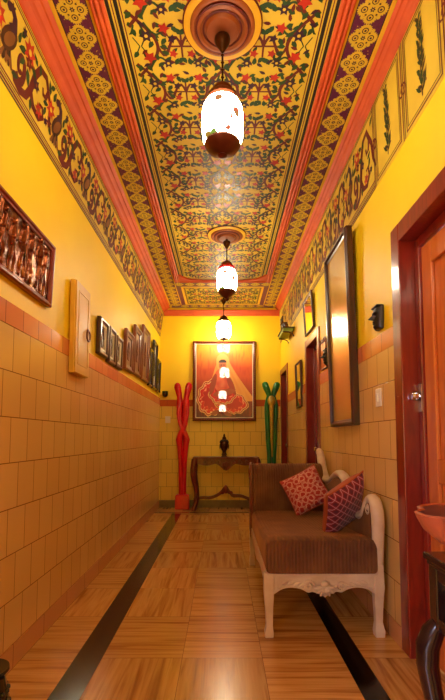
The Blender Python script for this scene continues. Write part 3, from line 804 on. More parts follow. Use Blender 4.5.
def mixc(a, b, t): return [a[i]*(1-t)+b[i]*t for i in range(3)]
def paint_col(u, v):
    nz = noise.noise(Vector((u*9, v*2.2, 1))); nf = noise.noise(Vector((u*30, v*9, 5)))
    C = lambda h: lin(h)[:3]
    top, mid, low, bot = C('#e8a020'), C('#d0501c'), C('#8c1c10'), C('#4a0c08')
    w = v+.06*nz
    c = mixc(mid, top, min(1, max(0, (w-.68)/.25))) if w > .55 else mixc(bot, low, min(1, max(0, w/.28))) if w < .28 else mixc(low, mid, (w-.28)/.27)
    c = mixc(c, C('#b02814'), max(0, nf*.6))
    def el(cx, cy, rx, ry, a=0):
        x, y = u-cx, (v-cy); x2 = x*cos(a)+y*sin(a); y2 = -x*sin(a)+y*cos(a)
        return (x2/rx)**2+(y2/ry)**2
    # veil flowing down on both sides
    veil = C('#e08030'); veil2 = C('#f0b050')
    if v < .80 and v > .22:
        lw = .47-.10-.30*max(0, (.74-v))**.8; rw = .50+.09+.95*max(0, (.76-v))**1.15
        if lw < u < rw and (v > .40 or u > .62 or u < .33): c = mixc(veil, veil2, .5+.5*noise.noise(Vector((u*16+v*9, v*4, 2))))
    if el(.47, .76, .115, .115) < 1: c = mixc(veil, veil2, .6)
    # skirt: two scalloped lobes with pale bands
    for cx, cy, rx, ry, a in ((.28, .27, .27, .24, .5), (.62, .20, .30, .15, -.12), (.47, .33, .25, .16, 0)):
        e = el(cx, cy, rx, ry, a)+.09*sin(11*math.atan2(v-cy, u-cx))
        if e < 1:
            k = e
            c = C('#f0b868') if k > .90 else C('#b01810') if k > .78 else C('#f0c080') if k > .70 else C('#d81810') if k > .42 else C('#e84830') if k > .36 else C('#c01010')
            if .42 < k < .70 and noise.noise(Vector((u*26, v*34, 9))) > .32: c = C('#f4a070')
    # bodice, arms, face
    if el(.46, .50, .15, .17) < 1: c = mixc(C('#d84424'), C('#ec7840'), .5+.5*noise.noise(Vector((u*14, v*14, 3))))
    if el(.30, .45, .045, .15, -.35) < 1 or el(.62, .44, .045, .15, .5) < 1: c = C('#a84020')
    if el(.50, .335, .20, .045, .15) < 1: c = C('#b0502c')
    if el(.47, .63, .04, .06) < 1: c = C('#a04c28')
    if el(.47, .705, .066, .078) < 1: c = C('#b86034')
    if el(.47, .745, .072, .045) < 1 and v > .745: c = C('#2c0e08')
    if el(.447, .712, .012, .006) < 1 or el(.495, .712, .012, .006) < 1: c = C('#2c0e08')
    if el(.47, .672, .018, .007) < 1: c = C('#901810')
    if el(.34, .065, .075, .03, .3) < 1 or el(.56, .045, .07, .026, -.2) < 1: c = C('#9c4424')
    return (*c, 1)
NU, NV = 130, 168
m = MB(); m.grid(NU, NV, lambda u, v: fp(.058+u*(PW-.116), .058+v*(PH-.116), .028))
cv = build('canvas', m, 'canvas', t, fix=False)
ca = cv.data.color_attributes.new('Col', 'FLOAT_COLOR', 'POINT')
for j in range(NV+1):
    for i in range(NU+1): ca.data[j*(NU+1)+i].color = paint_col(i/NU, j/NV)

# carved console table
TX0, TX1, TY0, TY1, TZ = -.505, .625, 7.36, 7.70, .905
cx = (TX0+TX1)/2
t = thing('console_table', (cx, (TY0+TY1)/2, 0), 'carved dark red-brown console table with curved legs, under the painting', 'table')
m = MB()
def edge(sx): return [(TX0-sx, TY1)]+[(TX0-sx+(TX1-TX0+2*sx)*i/24, TY0-sx-.018*sin(PI*i/24)-.008*cos(2*PI*i/6)) for i in range(25)]+[(TX1+sx, TY1)]
m.prism(edge(.0), lambda a, b, d: (a, b, d), TZ-.018, TZ)
m.prism(edge(-.012), lambda a, b, d: (a, b, d), TZ-.034, TZ-.018)
build('table_top', m, 'wood_console', t, bev=.004)
m = MB(); ap = []
for i in range(33):
    s = i/32; ap.append((TX0+.05+(TX1-TX0-.1)*s, TZ-.11-.035*abs(sin(3*PI*s))-.085*math.exp(-((s-.5)/.09)**2)))
m.prism([(TX0+.05, TZ-.034), (TX1-.05, TZ-.034)]+ap[::-1], lambda a, b, d: (a, d, b), TY0+.02, TY0+.045)
m.box(TX0+.04, TX0+.06, TY0+.05, TY1-.01, TZ-.12, TZ-.034); m.box(TX1-.06, TX1-.04, TY0+.05, TY1-.01, TZ-.12, TZ-.034)
apron = build('apron', m, 'wood_console', t, bev=.003)
m = MB()
for k in range(9):
    a = -PI/2+(k-4)*.36; rr = .075+.03*cos((k-4)*.5)
    m.tube([(cx, TY0+.014, TZ-.10), (cx+rr*.6*cos(a), TY0+.000, TZ-.10+rr*.6*sin(a)), (cx+rr*1.2*cos(a), TY0+.012, TZ-.10+rr*1.2*sin(a))], [.010, .018, .006], 6)
m.ell((cx, TY0+.008, TZ-.10), (.028, .018, .03))
build('carved_shell', m, 'wood_console', apron, smooth=60)
for sg in (-1, 1):
    for q in range(3):
        m = MB(); m.tube([(cx+sg*(.135+.115*q)+a, TY0+.012, TZ-.085+b) for a, b in spiral(0, 0, .040, PI/2, 1.1, sg, 14, .2)], .009, 6)
        build('carved_scroll', m, 'wood_console', apron, smooth=60)
for sx in (-1, 1):
    for fy in (0, 1):
        X = TX0+.035 if sx < 0 else TX1-.035; Y = TY0+.04 if fy == 0 else TY1-.045
        pth = [(0, .87), (.012, .80), (.026, .70), (.028, .60), (.012, .50), (-.012, .40), (-.026, .30), (-.030, .20), (-.012, .10), (.016, .045), (.022, .0)]
        m = MB(); m.tube([(X+sx*a, Y-(1-fy)*a*.5, z) for a, z in pth], [.056, .056, .054, .050, .044, .038, .036, .038, .036, .040, .042], 12, flat=.9, up=(1,0,0))
        m.lathe([(.0, .0), (.040, .0), (.042, .02), (.03, .05), (.0, .05)], (X+sx*.02, Y-(1-fy)*.01, 0), 14)
        m.ell((X+sx*.03, Y-.02, .66), (.03, .03, .07)); m.ell((X-sx*.02, Y-.02, .25), (.025, .025, .06))
        build('leg', m, 'wood_console', t, smooth=50)
m = MB(); Ym = (TY0+TY1)/2
n = 24; top = []; low = []
for i in range(n+1):
    s = i/n; x = TX0+.04+(TX1-TX0-.08)*s; k = abs(s-.5)*2
    z = .20+.10*(1-k)**1.2+.12*math.exp(-((s-.5)/.07)**2)+.015*sin(PI*6*s)
    top.append((x, z)); low.append((x, z-.055-.03*math.exp(-((s-.5)/.10)**2)))
m.prism(top+low[::-1], lambda a, b, d: (a, d, b), Ym-.02, Ym+.02)
m.box(TX0+.01, TX0+.06, TY0+.06, TY1-.06, .155, .205); m.box(TX1-.06, TX1-.01, TY0+.06, TY1-.06, .155, .205)
m.ell((cx, Ym-.01, .34), (.045, .035, .07)); m.ell((cx-.07, Ym-.01, .29), (.05, .03, .03)); m.ell((cx+.07, Ym-.01, .29), (.05, .03, .03))
build('stretcher', m, 'wood_console', t, bev=.003)

# bust on the console
bx, by, bz = .03, 7.50, TZ
t = thing('head_bust', (bx, by, bz), 'small bronze head with a topknot standing on the console table', 'bust')
m = MB(); m.sloft([(bx, by, bz, .052, .045), (bx, by, bz+.012, .052, .045), (bx, by, bz+.014, .040, .036), (bx, by, bz+.035, .036, .032)])
build('plinth', m, 'bronze', t, bev=.003)
m = MB(); c = (bx, by, 0)
m.lathe([(.0, bz+.03), (.048, bz+.032), (.042, bz+.05), (.030, bz+.075), (.032, bz+.10), (.050, bz+.125), (.066, bz+.16), (.074, bz+.20), (.074, bz+.235), (.066, bz+.265), (.046, bz+.29), (.034, bz+.30), (.036, bz+.315), (.030, bz+.34), (.016, bz+.355), (.018, bz+.37), (.008, bz+.40), (.0, bz+.405)], c, 28)
m.tube([(bx, by-.070, bz+.215), (bx, by-.088, bz+.178), (bx, by-.074, bz+.168)], [.006, .013, .008], 8)
for sg in (-1, 1):
    m.ell((bx+sg*.074, by+.004, bz+.178), (.009, .018, .045)); m.ell((bx+sg*.028, by-.064, bz+.205), (.017, .008, .007)); m.tube([(bx+sg*.008, by-.074, bz+.222), (bx+sg*.03, by-.070, bz+.230), (bx+sg*.052, by-.055, bz+.220)], .005, 6)
m.ell((bx, by-.064, bz+.148), (.022, .010, .007)); m.ell((bx, by-.055, bz+.128), (.018, .012, .012))
build('head', m, 'bronze', t, smooth=60)
m = MB()
for i in range(6):
    th = .25+i*.17; z = bz+.235+.062*sin(th*1.1); r = .078*cos(th*.9)
    for j in range(22):
        a = 2*PI*(j+.5*(i % 2))/22
        if i < 2 and sin(a) < -.55: continue
        m.ell((bx+r*cos(a), by+r*sin(a), z), .0085, seg=6, rg=4)
build('hair_curls', m, 'mask_black', t, smooth=60)

# two tall lacquered sculptures of entwined figures
def entwined(x, y, s, label, body, base_m, face_m, base_h, hw):
    t = thing('entwined_sculpture', (x, y, 0), label, 'sculpture', None)
    m = MB(); m.sloft([(x, y, 0, hw, hw*.8), (x, y, base_h*.92, hw*.95, hw*.76), (x, y, base_h, hw*.86, hw*.68)])
    build('block_base', m, base_m, t, bev=.012)
    for sg in (-1, 1):
        m = MB()
        yo = .02*sg
        P = [(sg*.022, yo, base_h-.01), (sg*.026, yo, .55), (sg*.034, yo, .85), (sg*.05, yo, 1.08), (sg*.062, yo, 1.20), (sg*.030, yo*1.6, 1.30), (-sg*.012, yo*1.8, 1.40), (-sg*.045, yo*1.2, 1.54), (-sg*.058, yo, 1.70), (-sg*.056, yo, 1.84), (-sg*.060, yo, 1.94), (-sg*.078, yo, 2.04), (-sg*.100, yo, 2.13), (-sg*.108, yo, 2.19)]
        R = [.040, .042, .044, .050, .062, .056, .052, .052, .058, .060, .046, .054, .062, .048]
        if face_m:      # the pair parts in a V above the gilded face
            P = [(sg*.030, yo, base_h-.01), (sg*.032, yo, .6), (sg*.040, yo, .95), (sg*.056, yo, 1.2), (sg*.064, yo, 1.45), (sg*.074, yo, 1.65), (sg*.078, yo, 1.80), (sg*.060, yo, 1.90), (sg*.036, yo, 1.965), (sg*.050, yo, 2.03), (sg*.082, yo, 2.11), (sg*.100, yo, 2.16), (sg*.112, yo, 2.20)]
            R = [.036, .038, .042, .044, .042, .042, .040, .038, .040, .050, .056, .058, .044]
        m.tube([(x+a*s, y+b, z) for a, b, z in P], R, 14, up=(1,0,0))
        hs = sg if face_m else -sg; hx = x+hs*.105*s
        m.ell((hx, y+yo, 2.155), (.048, .052, .062))
        m.tube([(x+hs*.088*s, y+yo-.05, 2.15), (x+hs*.080*s, y+yo-.072, 2.105), (x+hs*.078*s, y+yo-.05, 2.095)], [.008, .016, .010], 8)
        m.ell((x+hs*.074*s, y+yo-.045, 2.06), (.020, .016, .010))
        # arm folded across the partner
        if not face_m: m.tube([(x-sg*.066*s, y+yo-.03, 1.84), (x-sg*.090*s, y+yo-.045, 1.66), (x-sg*.050*s, y-.062, 1.47), (x+sg*.02*s, y-.066, 1.34), (x+sg*.065*s, y-.055, 1.21)], [.026, .027, .025, .023, .020], 10)
        if not face_m: m.ell((x+sg*.052*s, y+yo-.012, 1.17), (.030, .045, .06))
        build('figure', m, body, t, smooth=70)
    if face_m:
        m = MB(); m.ell((x, y-.05, 1.875), (.072, .045, .095)); m.tube([(x, y-.04, 1.80), (x, y-.04, 1.60), (x, y-.03, 1.3), (x, y-.02, .9)], [.045, .036, .030, .02], 10)
        m.tube([(x, y-.092, 1.915), (x, y-.108, 1.875), (x, y-.092, 1.862)], [.005, .011, .006], 8)
        build('gilded_face', m, face_m, t, smooth=60)
entwined(-.70, 7.60, 1.0, 'tall red lacquered sculpture of two entwined figures on a red block, in the corner', 'red_fig', 'red_fig', None, .25, .125)
entwined(.855, 7.53, 1.05, 'tall green sculpture of two entwined figures with a gold face, standing behind the daybed', 'green_fig', 'green_fig', 'gold_fig', .25, .115)

# small things on the end wall
t = tag(build('wall_pot', MB().lathe([(.0, 1.962), (.022, 1.962), (.045, 1.985), (.056, 2.02), (.052, 2.055), (.056, 2.068), (.048, 2.068), (.044, 2.05), (.0, 2.045)], (-1.03, YB-.058, 0), 24), 'black_glaze', loc=(-1.03, YB, 1.96), smooth=40), 'small dark round pot fixed to the end wall in the corner above the red band', 'pot')
def switch(fn_, label):
    t = thing('light_switch', fn_(0, 0, 0), label, 'switch')
    m = MB(); q = [(-.045, -.06), (.045, -.06), (.045, .06), (-.045, .06)]; m.prism(q, fn_, 0, .010); build('plate', m, 'switch', t, bev=.003)
    m = MB(); m.prism([(-.014, -.028), (.014, -.028), (.014, .028), (-.014, .028)], fn_, .010, .020); build('rocker', m, 'switch', t, bev=.002)
switch(lambda a, b, d: (-.985+a, YB-.009-d, 1.56+b), 'cream switch plate on the tiled end wall beside the red sculpture')
switch(lambda a, b, d: (XR-.009-d, 2.87+a, 1.50+b), 'white switch plate on the right wall tiles beside the near door frame')

# ------------------------------------------------------------------ right wall
fnr = lambda y, z, ang: leaning(XR-.003, y, z, ang, -1)
# tall leaning mirror, its yellow reflection painted into the glass
fn = fnr(3.29, 1.33, .022)
framed('tall_mirror', fn, .70, 1.58, .055, .06, 'tall narrow mirror in a thick dark frame, a yellow reflection painted into its glass, above the daybed', 'mirror', 'wood_dark', [('mirror_glass', .05, .02, .034, 'mirror_reflection')])
fn = fnr(4.83, 2.50, .06)
framed('wall_mirror', fn, .50, .43, .03, .025, 'small mirror in a thin dark frame above the middle doorway', 'mirror', 'wood_dark', [('mirror_glass', .028, .006, .013, 'mirror')])
fn = fnr(5.60, 1.64, .02)
framed('wall_mirror', fn, .40, .62, .03, .03, 'long mirror in a thin black frame between the two far doorways', 'mirror', 'wood_dark', [('mirror_glass', .028, .006, .015, 'mirror')])
fn = fnr(4.26, 1.935, .02)
t = framed('carved_frame', fn, .27, .30, .022, .02, 'square frame with a scalloped top half hidden by the second mask', 'picture frame', 'wood_mid', [('backing', .02, .004, .010, 'band_side')])
m = MB(); m.tube([fn(.0+.27*i/10, .30+.018*abs(sin(i*PI/5)), .012) for i in range(11)], .008, 8); build('scalloped_crest', m, 'wood_mid', t, smooth=60)

# masks
def mask(y, z, w, h, dep, label, xoff=0):
    x0 = XR-.004-xoff
    t = thing('wall_mask', (x0, y, z-h/2), label, 'mask')
    def H(u, v):   # u across -1..1, v up -1..1
        dome = math.sqrt(max(0, 1-(abs(u)**2.6)))*(.55+.45*math.sqrt(max(0, 1-abs(v)**6)))
        k = dome*.62
        k += .52*math.exp(-(u/.22)**2)*max(0, min(1, (.42-v)/.5))*(1 if v > -.14 else max(0, 1+(v+.14)/.06))   # nose
        k += .14*math.exp(-((v-.44)/.12)**2)*math.exp(-(u/.6)**2)      # brow
        k -= .12*math.exp(-((v-.22)/.10)**2)*math.exp(-((abs(u)-.36)/.18)**2)
        k += .16*math.exp(-((v+.36)/.05)**2)*math.exp(-(u/.3)**2)+.15*math.exp(-((v+.50)/.05)**2)*math.exp(-(u/.26)**2)   # lips
        k += .12*math.exp(-((v+.8)/.16)**2)*math.exp(-(u/.3)**2)     # chin
        return max(.02, k)
    def fnm(u, v):
        a, b = 2*u-1, 2*v-1
        wd = w/2*(1-.16*max(0, -b)**1.5)
        return (x0-dep*H(a*.999, b*.999), y+a*wd, z+b*h/2)
    n1, n2 = 36, 60
    m = MB(); m.grid(n1, n2, fnm)
    bd = [i for i in range(n1+1)]+[j*(n1+1)+n1 for j in range(1, n2+1)]+[n2*(n1+1)+i for i in range(n1-1, -1, -1)]+[j*(n1+1) for j in range(n2-1, 0, -1)]
    k = len(m.v); nb = len(bd)
    m.v += [Vector((x0, m.v[i].y, m.v[i].z)) for i in bd]
    for i in range(nb): m.f.append([bd[i], bd[(i+1) % nb], k+(i+1) % nb, k+i]); m.m.append(0)
    m.f.append([k+i for i in range(nb)]); m.m.append(0)
    build('face', m, 'mask_black', t, smooth=50)
    m = MB(); m.box(x0-dep*.62, x0, y-w*.47, y+w*.47, z+h*.47, z+h*.56); build('head_band', m, 'mask_black', t, bev=.006)
mask(2.82, 2.025, .115, .15, .075, 'black carved mask in profile on the yellow wall near the near door frame')
mask(4.24, 2.035, .12, .145, .075, 'black carved mask on the wall beyond the tall mirror, overlapping a square frame', .0)

# corner shelf with its candlesticks
SY, SZ = 6.50, 2.86
t = thing('wall_shelf', (XR, SY, SZ), 'small bracket shelf with an olive tray, high on the right wall by the far corner', 'shelf')
m = MB(); m.box(XR-.18, XR-.002, SY-.30, SY+.30, SZ-.012, SZ); build('board', m, 'wood_dark', t, bev=.003)
m = MB(); m.box(XR-.165, XR-.02, SY-.26, SY+.26, SZ-.055, SZ-.012); build('drawer_front', m, 'olive', t, bev=.004)
for q in (-1, 1):
    m = MB(); m.tube([(XR-.006, SY+q*.24, SZ-.13), (XR-.03, SY+q*.24, SZ-.09), (XR-.08, SY+q*.24, SZ-.065), (XR-.165, SY+q*.24, SZ-.062)], .009, 8); build('bracket', m, 'wood_dark', t, smooth=60)
cs = None
cl = ['thin dark candlestick on the corner shelf, at the end nearest the end wall', 'thin dark candlestick second from the end wall on the corner shelf', 'thin dark candlestick of the row of three, next to the round pot']
for i in range(3):
    lc = (XR-.14, SY+.15-.085*i, SZ)
    if cs is None:
        cs = thing('candlestick', lc, cl[0], 'candlestick', 'candlesticks on the corner shelf'); x, y, z = lc
        m = MB(); m.lathe([(.0, z), (.028, z), (.028, z+.008), (.008, z+.02), (.007, z+.13), (.016, z+.14), (.014, z+.155), (.0, z+.155)], (x, y, 0), 16); build('stem', m, 'bronze', cs, smooth=40)
        m = MB(); m.lathe([(.0, z+.15), (.010, z+.15), (.010, z+.24), (.0, z+.245)], (x, y, 0), 12); build('candle', m, 'mask_black', cs, smooth=40)
    else: copy_tree(cs, lc, cl[i])
tag(build('round_pot', MB().lathe([(.0, SZ), (.03, SZ), (.052, SZ+.04), (.048, SZ+.075), (.03, SZ+.09), (.036, SZ+.10), (.028, SZ+.10), (.0, SZ+.09)], (XR-.12, SY-.14, 0), 20), 'wood_dark', loc=(XR-.12, SY-.14, SZ), smooth=40), 'small dark round pot beside the candlesticks on the corner shelf', 'pot')

# ------------------------------------------------------------------ daybed
BX0, BX1, BY0, BY1 = .265, 1.02, 2.72, 4.36
t = thing('daybed', ((BX0+BX1)/2, (BY0+BY1)/2, 0), 'brown corduroy daybed with cream carved frame and one raised end, against the right wall', 'sofa')
# seat cushion
m = MB(); rs = []
def rrect(x0, x1, z0, z1, r, n=5):
    pts = []
    for cx_, cz_, a0 in ((x1-r, z1-r, 0), (x0+r, z1-r, PI/2), (x0+r, z0+r*.4, PI), (x1-r, z0+r*.4, 1.5*PI)):
        for i in range(n+1):
            a = a0+PI/2*i/n; rr = r if a0 < PI else r*.4
            cc = cx_ if a0 < PI else (x0+rr if a0 == PI else x1-rr)
            pts.append((cc+rr*cos(a), (cz_ if a0 < PI else z0+rr)+rr*sin(a)))
    return pts
for y, ins, zt in ((2.735, .018, .585), (2.727, .004, .595), (2.735, 0, .603), (2.80, 0, .607), (3.0, .0, .585), (3.3, 0, .568), (3.7, 0, .558), (4.08, 0, .552)):
    rs.append([(a, y, b) for a, b in rrect(.272+ins, .965-ins, .392, zt-ins*.5, .055)])
rs[0] = [(a, 2.735, b) for a, b in rrect(.30, .94, .41, .575, .05)]
m.rings(rs); build('seat_cushion', m, 'velvet', t, smooth=50)
# raised far arm, rolled over
prof = [(4.085, .50), (4.085, .70), (4.09, .84), (4.105, .92), (4.14, .965), (4.19, .985), (4.25, .975), (4.30, .94), (4.315, .89), (4.30, .84), (4.275, .80), (4.265, .70), (4.265, .42), (4.085, .42)]
m = MB(); m.prism(prof, lambda a, b, d: (d, a, b), .283, .955); build('arm_cushion', m, 'velvet', t, smooth=40, bev=.015)
big = [(a+(.012 if a > 4.18 else -.0), b+(.012 if b > .9 else 0)) for a, b in prof[:-2]]+[(4.275, .30), (4.10, .30)]
m = MB(); m.prism(big, lambda a, b, d: (d, a, b), .262, .282)
m.tube([(.262, 4.215+a, .90+b) for a, b in spiral(0, 0, .065, -PI/2, 1.4, 1, 22, .15)], .008, 6)
build('arm_scroll', m, 'wood_console', t, bev=.005)
# crest rail along the wall
crest = [(2.765, .42), (2.752, .56), (2.745, .68), (2.752, .76), (2.78, .815), (2.83, .838), (2.885, .825), (2.925, .785), (2.96, .735), (3.03, .70), (3.12, .69), (3.22, .71), (3.31, .77), (3.38, .85), (3.46, .91), (3.56, .935), (3.67, .925), (3.78, .89), (3.90, .85), (4.02, .835), (4.12, .855), (4.20, .91), (4.26, .99), (4.30, 1.06), (4.33, 1.095)]
def smoothpath(P, n=4):
    out = []
    for i in range(len(P)-1):
        p0, p1, p2, p3 = P[max(i-1, 0)], P[i], P[i+1], P[min(i+2, len(P)-1)]
        for k in range(n):
            s = k/n
            out.append(tuple(.5*((2*p1[j])+(-p0[j]+p2[j])*s+(2*p0[j]-5*p1[j]+4*p2[j]-p3[j])*s*s+(-p0[j]+3*p1[j]-3*p2[j]+p3[j])*s**3) for j in range(2)))
    return out+[P[-1]]
CP = smoothpath(crest)
m = MB(); m.tube([(.976, a, b) for a, b in CP], [.034+.008*abs(sin(i*.13)) for i in range(len(CP))], 12, flat=.75, up=(1,0,0))
m.tube([(.970, a, b-.022) for a, b in CP[14:]], .014, 8, up=(1,0,0))
m.tube([(.954, 2.845+a, .775+b) for a, b in spiral(0, 0, .052, PI/2, 1.3, -1, 20, .2)], .013, 8)
m.ell((.954, 2.845, .775), (.018, .02, .02)); m.ell((.970, 4.335, 1.09), (.034, .04, .04))
m.tube([(.970, 3.56+a, .885+b) for a, b in spiral(0, 0, .035, PI/2, 1.2, -1, 16, .2)], .009, 8)
build('crest_rail', m, 'cream_wood', t, smooth=50)
bp = [(a, max(.45, b-.03)) for a, b in CP if 2.80 < a < 4.30]
m = MB(); m.prism([(2.80, .40)]+bp+[(4.30, .40)], lambda a, b, d: (d, a, b), .945, .972); build('back_pad', m, 'velvet', t, bev=.01)
# aprons
bot = [(.30, .255), (.33, .268), (.37, .292), (.43, .302), (.49, .292), (.53, .272), (.56, .276), (.60, .262), (.635, .248), (.67, .262), (.71, .276), (.74, .272), (.78, .292), (.84, .302), (.90, .292), (.94, .268), (.965, .255)]
m = MB(); m.prism([(.30, .392), (.965, .392)]+smoothpath(bot)[::-1], lambda a, b, d: (a, d, b), 2.742, 2.775)
m.box(.30, .965, 2.734, 2.742, .372, .388)
ap = build('front_apron', m, 'cream_wood', t, bev=.003)
m = MB()
for k in range(7):
    a = -PI/2+(k-3)*.42; m.tube([(.635, 2.738, .315), (.635+.035*cos(a), 2.720, .320+.035*sin(a)), (.635+.07*cos(a), 2.736, .320+.07*sin(a))], [.008, .015, .006], 7)
m.ell((.635, 2.728, .33), (.026, .016, .02))
for sg in (-1, 1):
    m.tube([(.635+sg*(.07+a), 2.738, .315+b) for a, b in spiral(.03, 0, .034, PI, 1.2, sg, 16, .25)], .010, 6)
    for q in range(4): m.ell((.635+sg*(.14+.035*q), 2.738, .318+.006*q), (.024, .007, .009), rot=Matrix.Rotation(sg*(.5), 3, 'Y'))
    m.tube([(.635+sg*(.10+.2*i/10), 2.739, .298+.012*sin(PI*i/10)) for i in range(11)], .005, 6)
build('carved_shell', m, 'cream_wood', ap, smooth=60)
bot = [(2.80, .262), (2.95, .30), (3.2, .31), (3.4, .285), (3.54, .262), (3.68, .285), (3.9, .31), (4.12, .30), (4.27, .262)]
m = MB(); m.prism([(2.80, .392), (4.27, .392)]+smoothpath(bot)[::-1], lambda a, b, d: (d, a, b), .270, .298); build('side_apron', m, 'cream_wood', t, bev=.003)
m = MB(); m.prism([(2.80, .392), (4.27, .392)]+smoothpath(bot)[::-1], lambda a, b, d: (d, a, b), .96, .985); build('side_apron', m, 'cream_wood', t, bev=.003)
m = MB(); m.box(.30, .975, 4.245, 4.272, .28, .42); build('end_rail', m, 'cream_wood', t, bev=.003)
m = MB(); m.sloft([(.289, 2.765, 0, .026, .026), (.289, 2.765, .03, .028, .028), (.291, 2.765, .07, .021, .021), (.290, 2.765, .18, .025, .025), (.289, 2.764, .28, .032, .031), (.289, 2.764, .392, .033, .032)])
build('leg', m, 'cream_wood', t, bev=.005)
m = MB(); m.sloft([(.975, 2.77, 0, .028, .028), (.975, 2.768, .035, .031, .030), (.972, 2.768, .09, .022, .022), (.972, 2.766, .20, .026, .026), (.974, 2.764, .30, .032, .031), (.974, 2.764, .44, .030, .026)])
build('leg', m, 'cream_wood', t, bev=.005)
for X in (.289, .974):
    m = MB(); m.sloft([(X, 4.28, 0, .026, .026), (X, 4.28, .03, .028, .028), (X, 4.26, .10, .021, .021), (X, 4.25, .28, .028, .028), (X, 4.245, .40, .026, .026)]); build('leg', m, 'cream_wood', t, bev=.005)

# two scatter cushions
def pillow(loc, w, h, th, mtx, label, cloth, piping, back):
    t = thing('scatter_cushion', loc, label, 'cushion')
    R = mtx.to_3x3()
    def pt(u, v, sd):
        a, b = 2*u-1, 2*v-1
        k = max(0, (1-a**4)*(1-b**4))**.55
        px_ = a*(1-.07*(1-b*b)) ; pz_ = b*(1-.07*(1-a*a))
        wr_ = .006*noise.noise(Vector((a*3, b*3, sd*2+w)))
        return Vector(loc)+R @ Vector((px_*w/2, sd*(th/2*k+wr_*k), pz_*h/2))
    for nm, sd, mt in (('front', -1, cloth), ('back', 1, back)):
        m = MB(); m.grid(26, 26, lambda u, v: pt(u, v, sd))
        o = build(nm, m, mt, t, smooth=180)
        uv = o.data.uv_layers.new(name='UVMap')
        for l in o.data.loops:
            i = l.vertex_index; uv.data[l.index].uv = ((i % 27)/26, (i//27)/26)
    m = MB(); pth = [pt(i/20, 0, 0) for i in range(20)]+[pt(1, i/20, 0) for i in range(20)]+[pt(1-i/20, 1, 0) for i in range(20)]+[pt(0, 1-i/20, 0) for i in range(21)]
    m.tube(pth, .006, 6); build('piping', m, piping, t, smooth=60)
# axes: local x along the width, local -y out of the printed face, local z up the face
def axes(front, roll, ups=(0,0,1)):
    f = Vector(front).normalized(); r = f.cross(Vector(ups)).normalized(); u = r.cross(f)
    r2 = -(r)*1.0
    B = Matrix((r2, -f, u)).transposed()
    if B.determinant() < 0: B = Matrix((r, -f, u)).transposed()
    return (B @ Matrix.Rotation(roll, 3, 'Y')).to_4x4()
pillow((.74, 3.86, .765), .35, .35, .15, axes((-.35, -1, .30), 1.06), 'red floral scatter cushion balanced on its corner against the raised end of the daybed', 'cush_a', 'cush_trim', 'cush_back')
pillow((.845, 3.05, .765), .385, .385, .15, axes((.62, -.66, -.40), 1.14), 'maroon lattice-patterned scatter cushion nearest the low end of the daybed', 'cush_b', 'cush_trim', 'cush_trim')

# ------------------------------------------------------------------ things at the near corners
PX_, PY_, PZT = .80, 1.25, .868; hf = .147
t = thing('plant_stand', (PX_, PY_, 0), 'dark carved wooden stand with open lattice sides and curved legs, by the near door', 'stand')
m = MB(); m.box(PX_-hf-.012, PX_+hf+.012, PY_-hf-.012, PY_+hf+.012, PZT-.022, PZT); m.box(PX_-hf-.004, PX_+hf+.004, PY_-hf-.004, PY_+hf+.004, PZT-.036, PZT-.022)
build('top', m, 'ebony', t, bev=.005)
m = MB(); zb = .645
for sx in (-1, 1):
    for sy in (-1, 1): m.box(PX_+sx*(hf-.024)-.024, PX_+sx*(hf-.024)+.024, PY_+sy*(hf-.024)-.024, PY_+sy*(hf-.024)+.024, zb, PZT-.036)
for zz in (zb, PZT-.075):
    for sy in (-1, 1):
        m.box(PX_-hf+.048, PX_+hf-.048, PY_+sy*(hf-.014)-.012, PY_+sy*(hf-.014)+.012, zz, zz+.038)
        m.box(PX_+sy*(hf-.014)-.012, PX_+sy*(hf-.014)+.012, PY_-hf+.048, PY_+hf-.048, zz, zz+.038)
build('lattice_box', m, 'ebony', t, bev=.004)
for sy in (-1, 1):
    for q in (-.033, .033):
        build('lattice_bar', MB().box(PX_+sy*(hf-.016)-.009, PX_+sy*(hf-.016)+.009, PY_+q-.012, PY_+q+.012, zb+.038, PZT-.075), 'ebony', t, bev=.003)
        build('lattice_bar', MB().box(PX_+q-.012, PX_+q+.012, PY_+sy*(hf-.016)-.009, PY_+sy*(hf-.016)+.009, zb+.038, PZT-.075), 'ebony', t, bev=.003)
build('inner_floor', MB().box(PX_-hf+.03, PX_+hf-.03, PY_-hf+.03, PY_+hf-.03, zb+.002, zb+.016), 'ebony', t)
for sx in (-1, 1):
    for sy in (-1, 1):
        X, Y = PX_+sx*(hf-.02), PY_+sy*(hf-.02)
        pth = [(.0, .66), (.014, .625), (.026, .58), (.028, .52), (.020, .45), (.006, .36), (-.008, .25), (-.014, .16), (-.006, .08), (.014, .03), (.024, .0)]
        m = MB(); m.tube([(X+sx*a, Y+sy*a, z) for a, z in pth], [.024, .034, .036, .034, .030, .027, .023, .020, .020, .024, .026], 12, up=(1,0,0)); build('leg', m, 'ebony', t, smooth=60)
build('lower_shelf', MB().box(PX_-hf+.03, PX_+hf-.03, PY_-hf+.03, PY_+hf-.03, .28, .30), 'ebony', t, bev=.003)
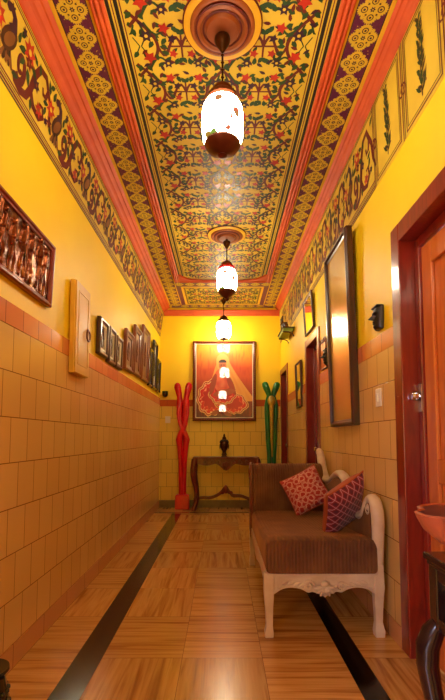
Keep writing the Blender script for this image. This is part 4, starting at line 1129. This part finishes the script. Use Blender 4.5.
# lobed bowl
c = (PX_, PY_, 0); lob = lambda a, z: 1-.10*(1-abs(cos(4*a+.4)))**1.5*1.3
t = thing('lobed_bowl', (PX_, PY_, PZT), 'wide clay bowl with petal-shaped sides standing on the dark carved stand', 'bowl')
m = MB(); m.lathe([(.0, PZT+.001), (.085, PZT+.001), (.088, PZT+.012), (.12, PZT+.03), (.172, PZT+.06), (.212, PZT+.095), (.230, PZT+.128), (.235, PZT+.142), (.227, PZT+.146), (.221, PZT+.140)], c, 96, mod=lob)
build('shell', m, 'bowl_out', t, smooth=60)
m = MB(); m.lathe([(.222, PZT+.141), (.204, PZT+.10), (.16, PZT+.062), (.09, PZT+.035), (.0, PZT+.03)], c, 96, mod=lob); build('inside', m, 'bowl_in', t, smooth=60)
tag(build('terracotta_vase', MB().lathe([(.0, .301), (.05, .301), (.055, .33), (.07, .42), (.10, .51), (.110, .56), (.10, .60), (.06, .618), (.045, .628), (.05, .638), (.035, .638), (.03, .62), (.0, .60)], c, 36), 'terracotta', loc=(PX_, PY_, .30), smooth=45), 'round orange terracotta vase on the shelf beneath the carved stand', 'vase')
px0, py0 = -.972, 1.84
t = thing('black_pot', (px0, py0, 0), 'black glazed pot on the floor against the left wall', 'pot')
m = MB(); m.lathe([(.0, .0), (.06, .0), (.075, .03), (.088, .10), (.086, .18), (.074, .24), (.078, .258), (.084, .272), (.072, .274), (.062, .25), (.0, .22)], (px0, py0, 0), 36)
for k in range(16):
    a = 2*PI*k/16
    for z, r in ((.09, .085), (.14, .087), (.19, .083)): m.ell((px0+r*cos(a+z*9), py0+r*sin(a+z*9), z), .011, seg=8, rg=5)
build('body', m, 'black_glaze', t, smooth=45)
m = MB(); m.lathe([(.072, .262), (.088, .270), (.086, .282), (.074, .280)], (px0, py0, 0), 36); build('rim', m, 'black_glaze', t, smooth=45)

# ------------------------------------------------------------------ daylight, camera, view
w = bpy.data.worlds.new('World'); SC.world = w; w.use_nodes = True
bg = w.node_tree.nodes['Background']; bg.inputs[0].default_value = (.62, .70, 1.0, 1); bg.inputs[1].default_value = 11.0
L = bpy.data.lights.new('window_portal', 'AREA'); L.shape = 'RECTANGLE'; L.size = WY1-WY0; L.size_y = WZ1-WZ0; L.cycles.is_portal = True
lo = bpy.data.objects.new('window_portal', L); COL.objects.link(lo); lo.location = (XL-.05, (WY0+WY1)/2, (WZ0+WZ1)/2); lo.rotation_euler = (PI/2, 0, -PI/2)

cam = bpy.data.cameras.new('camera'); co = bpy.data.objects.new('camera', cam); COL.objects.link(co)
cam.sensor_fit = 'AUTO'; cam.sensor_width = 36; cam.lens = 430/700*36; cam.shift_y = .0828; cam.clip_start = .05
co.location = (0, 0, 1.23); co.rotation_euler = (math.radians(94), 0, 0)
SC.camera = co
vs_ = SC.view_settings; vs_.view_transform = 'Standard'; vs_.look = 'None'; vs_.exposure = 1.42; vs_.gamma = 1; vs_.use_curve_mapping = False
SC.cycles.use_denoising = True; SC.cycles.max_bounces = 10; SC.cycles.diffuse_bounces = 6; SC.cycles.sample_clamp_indirect = 8
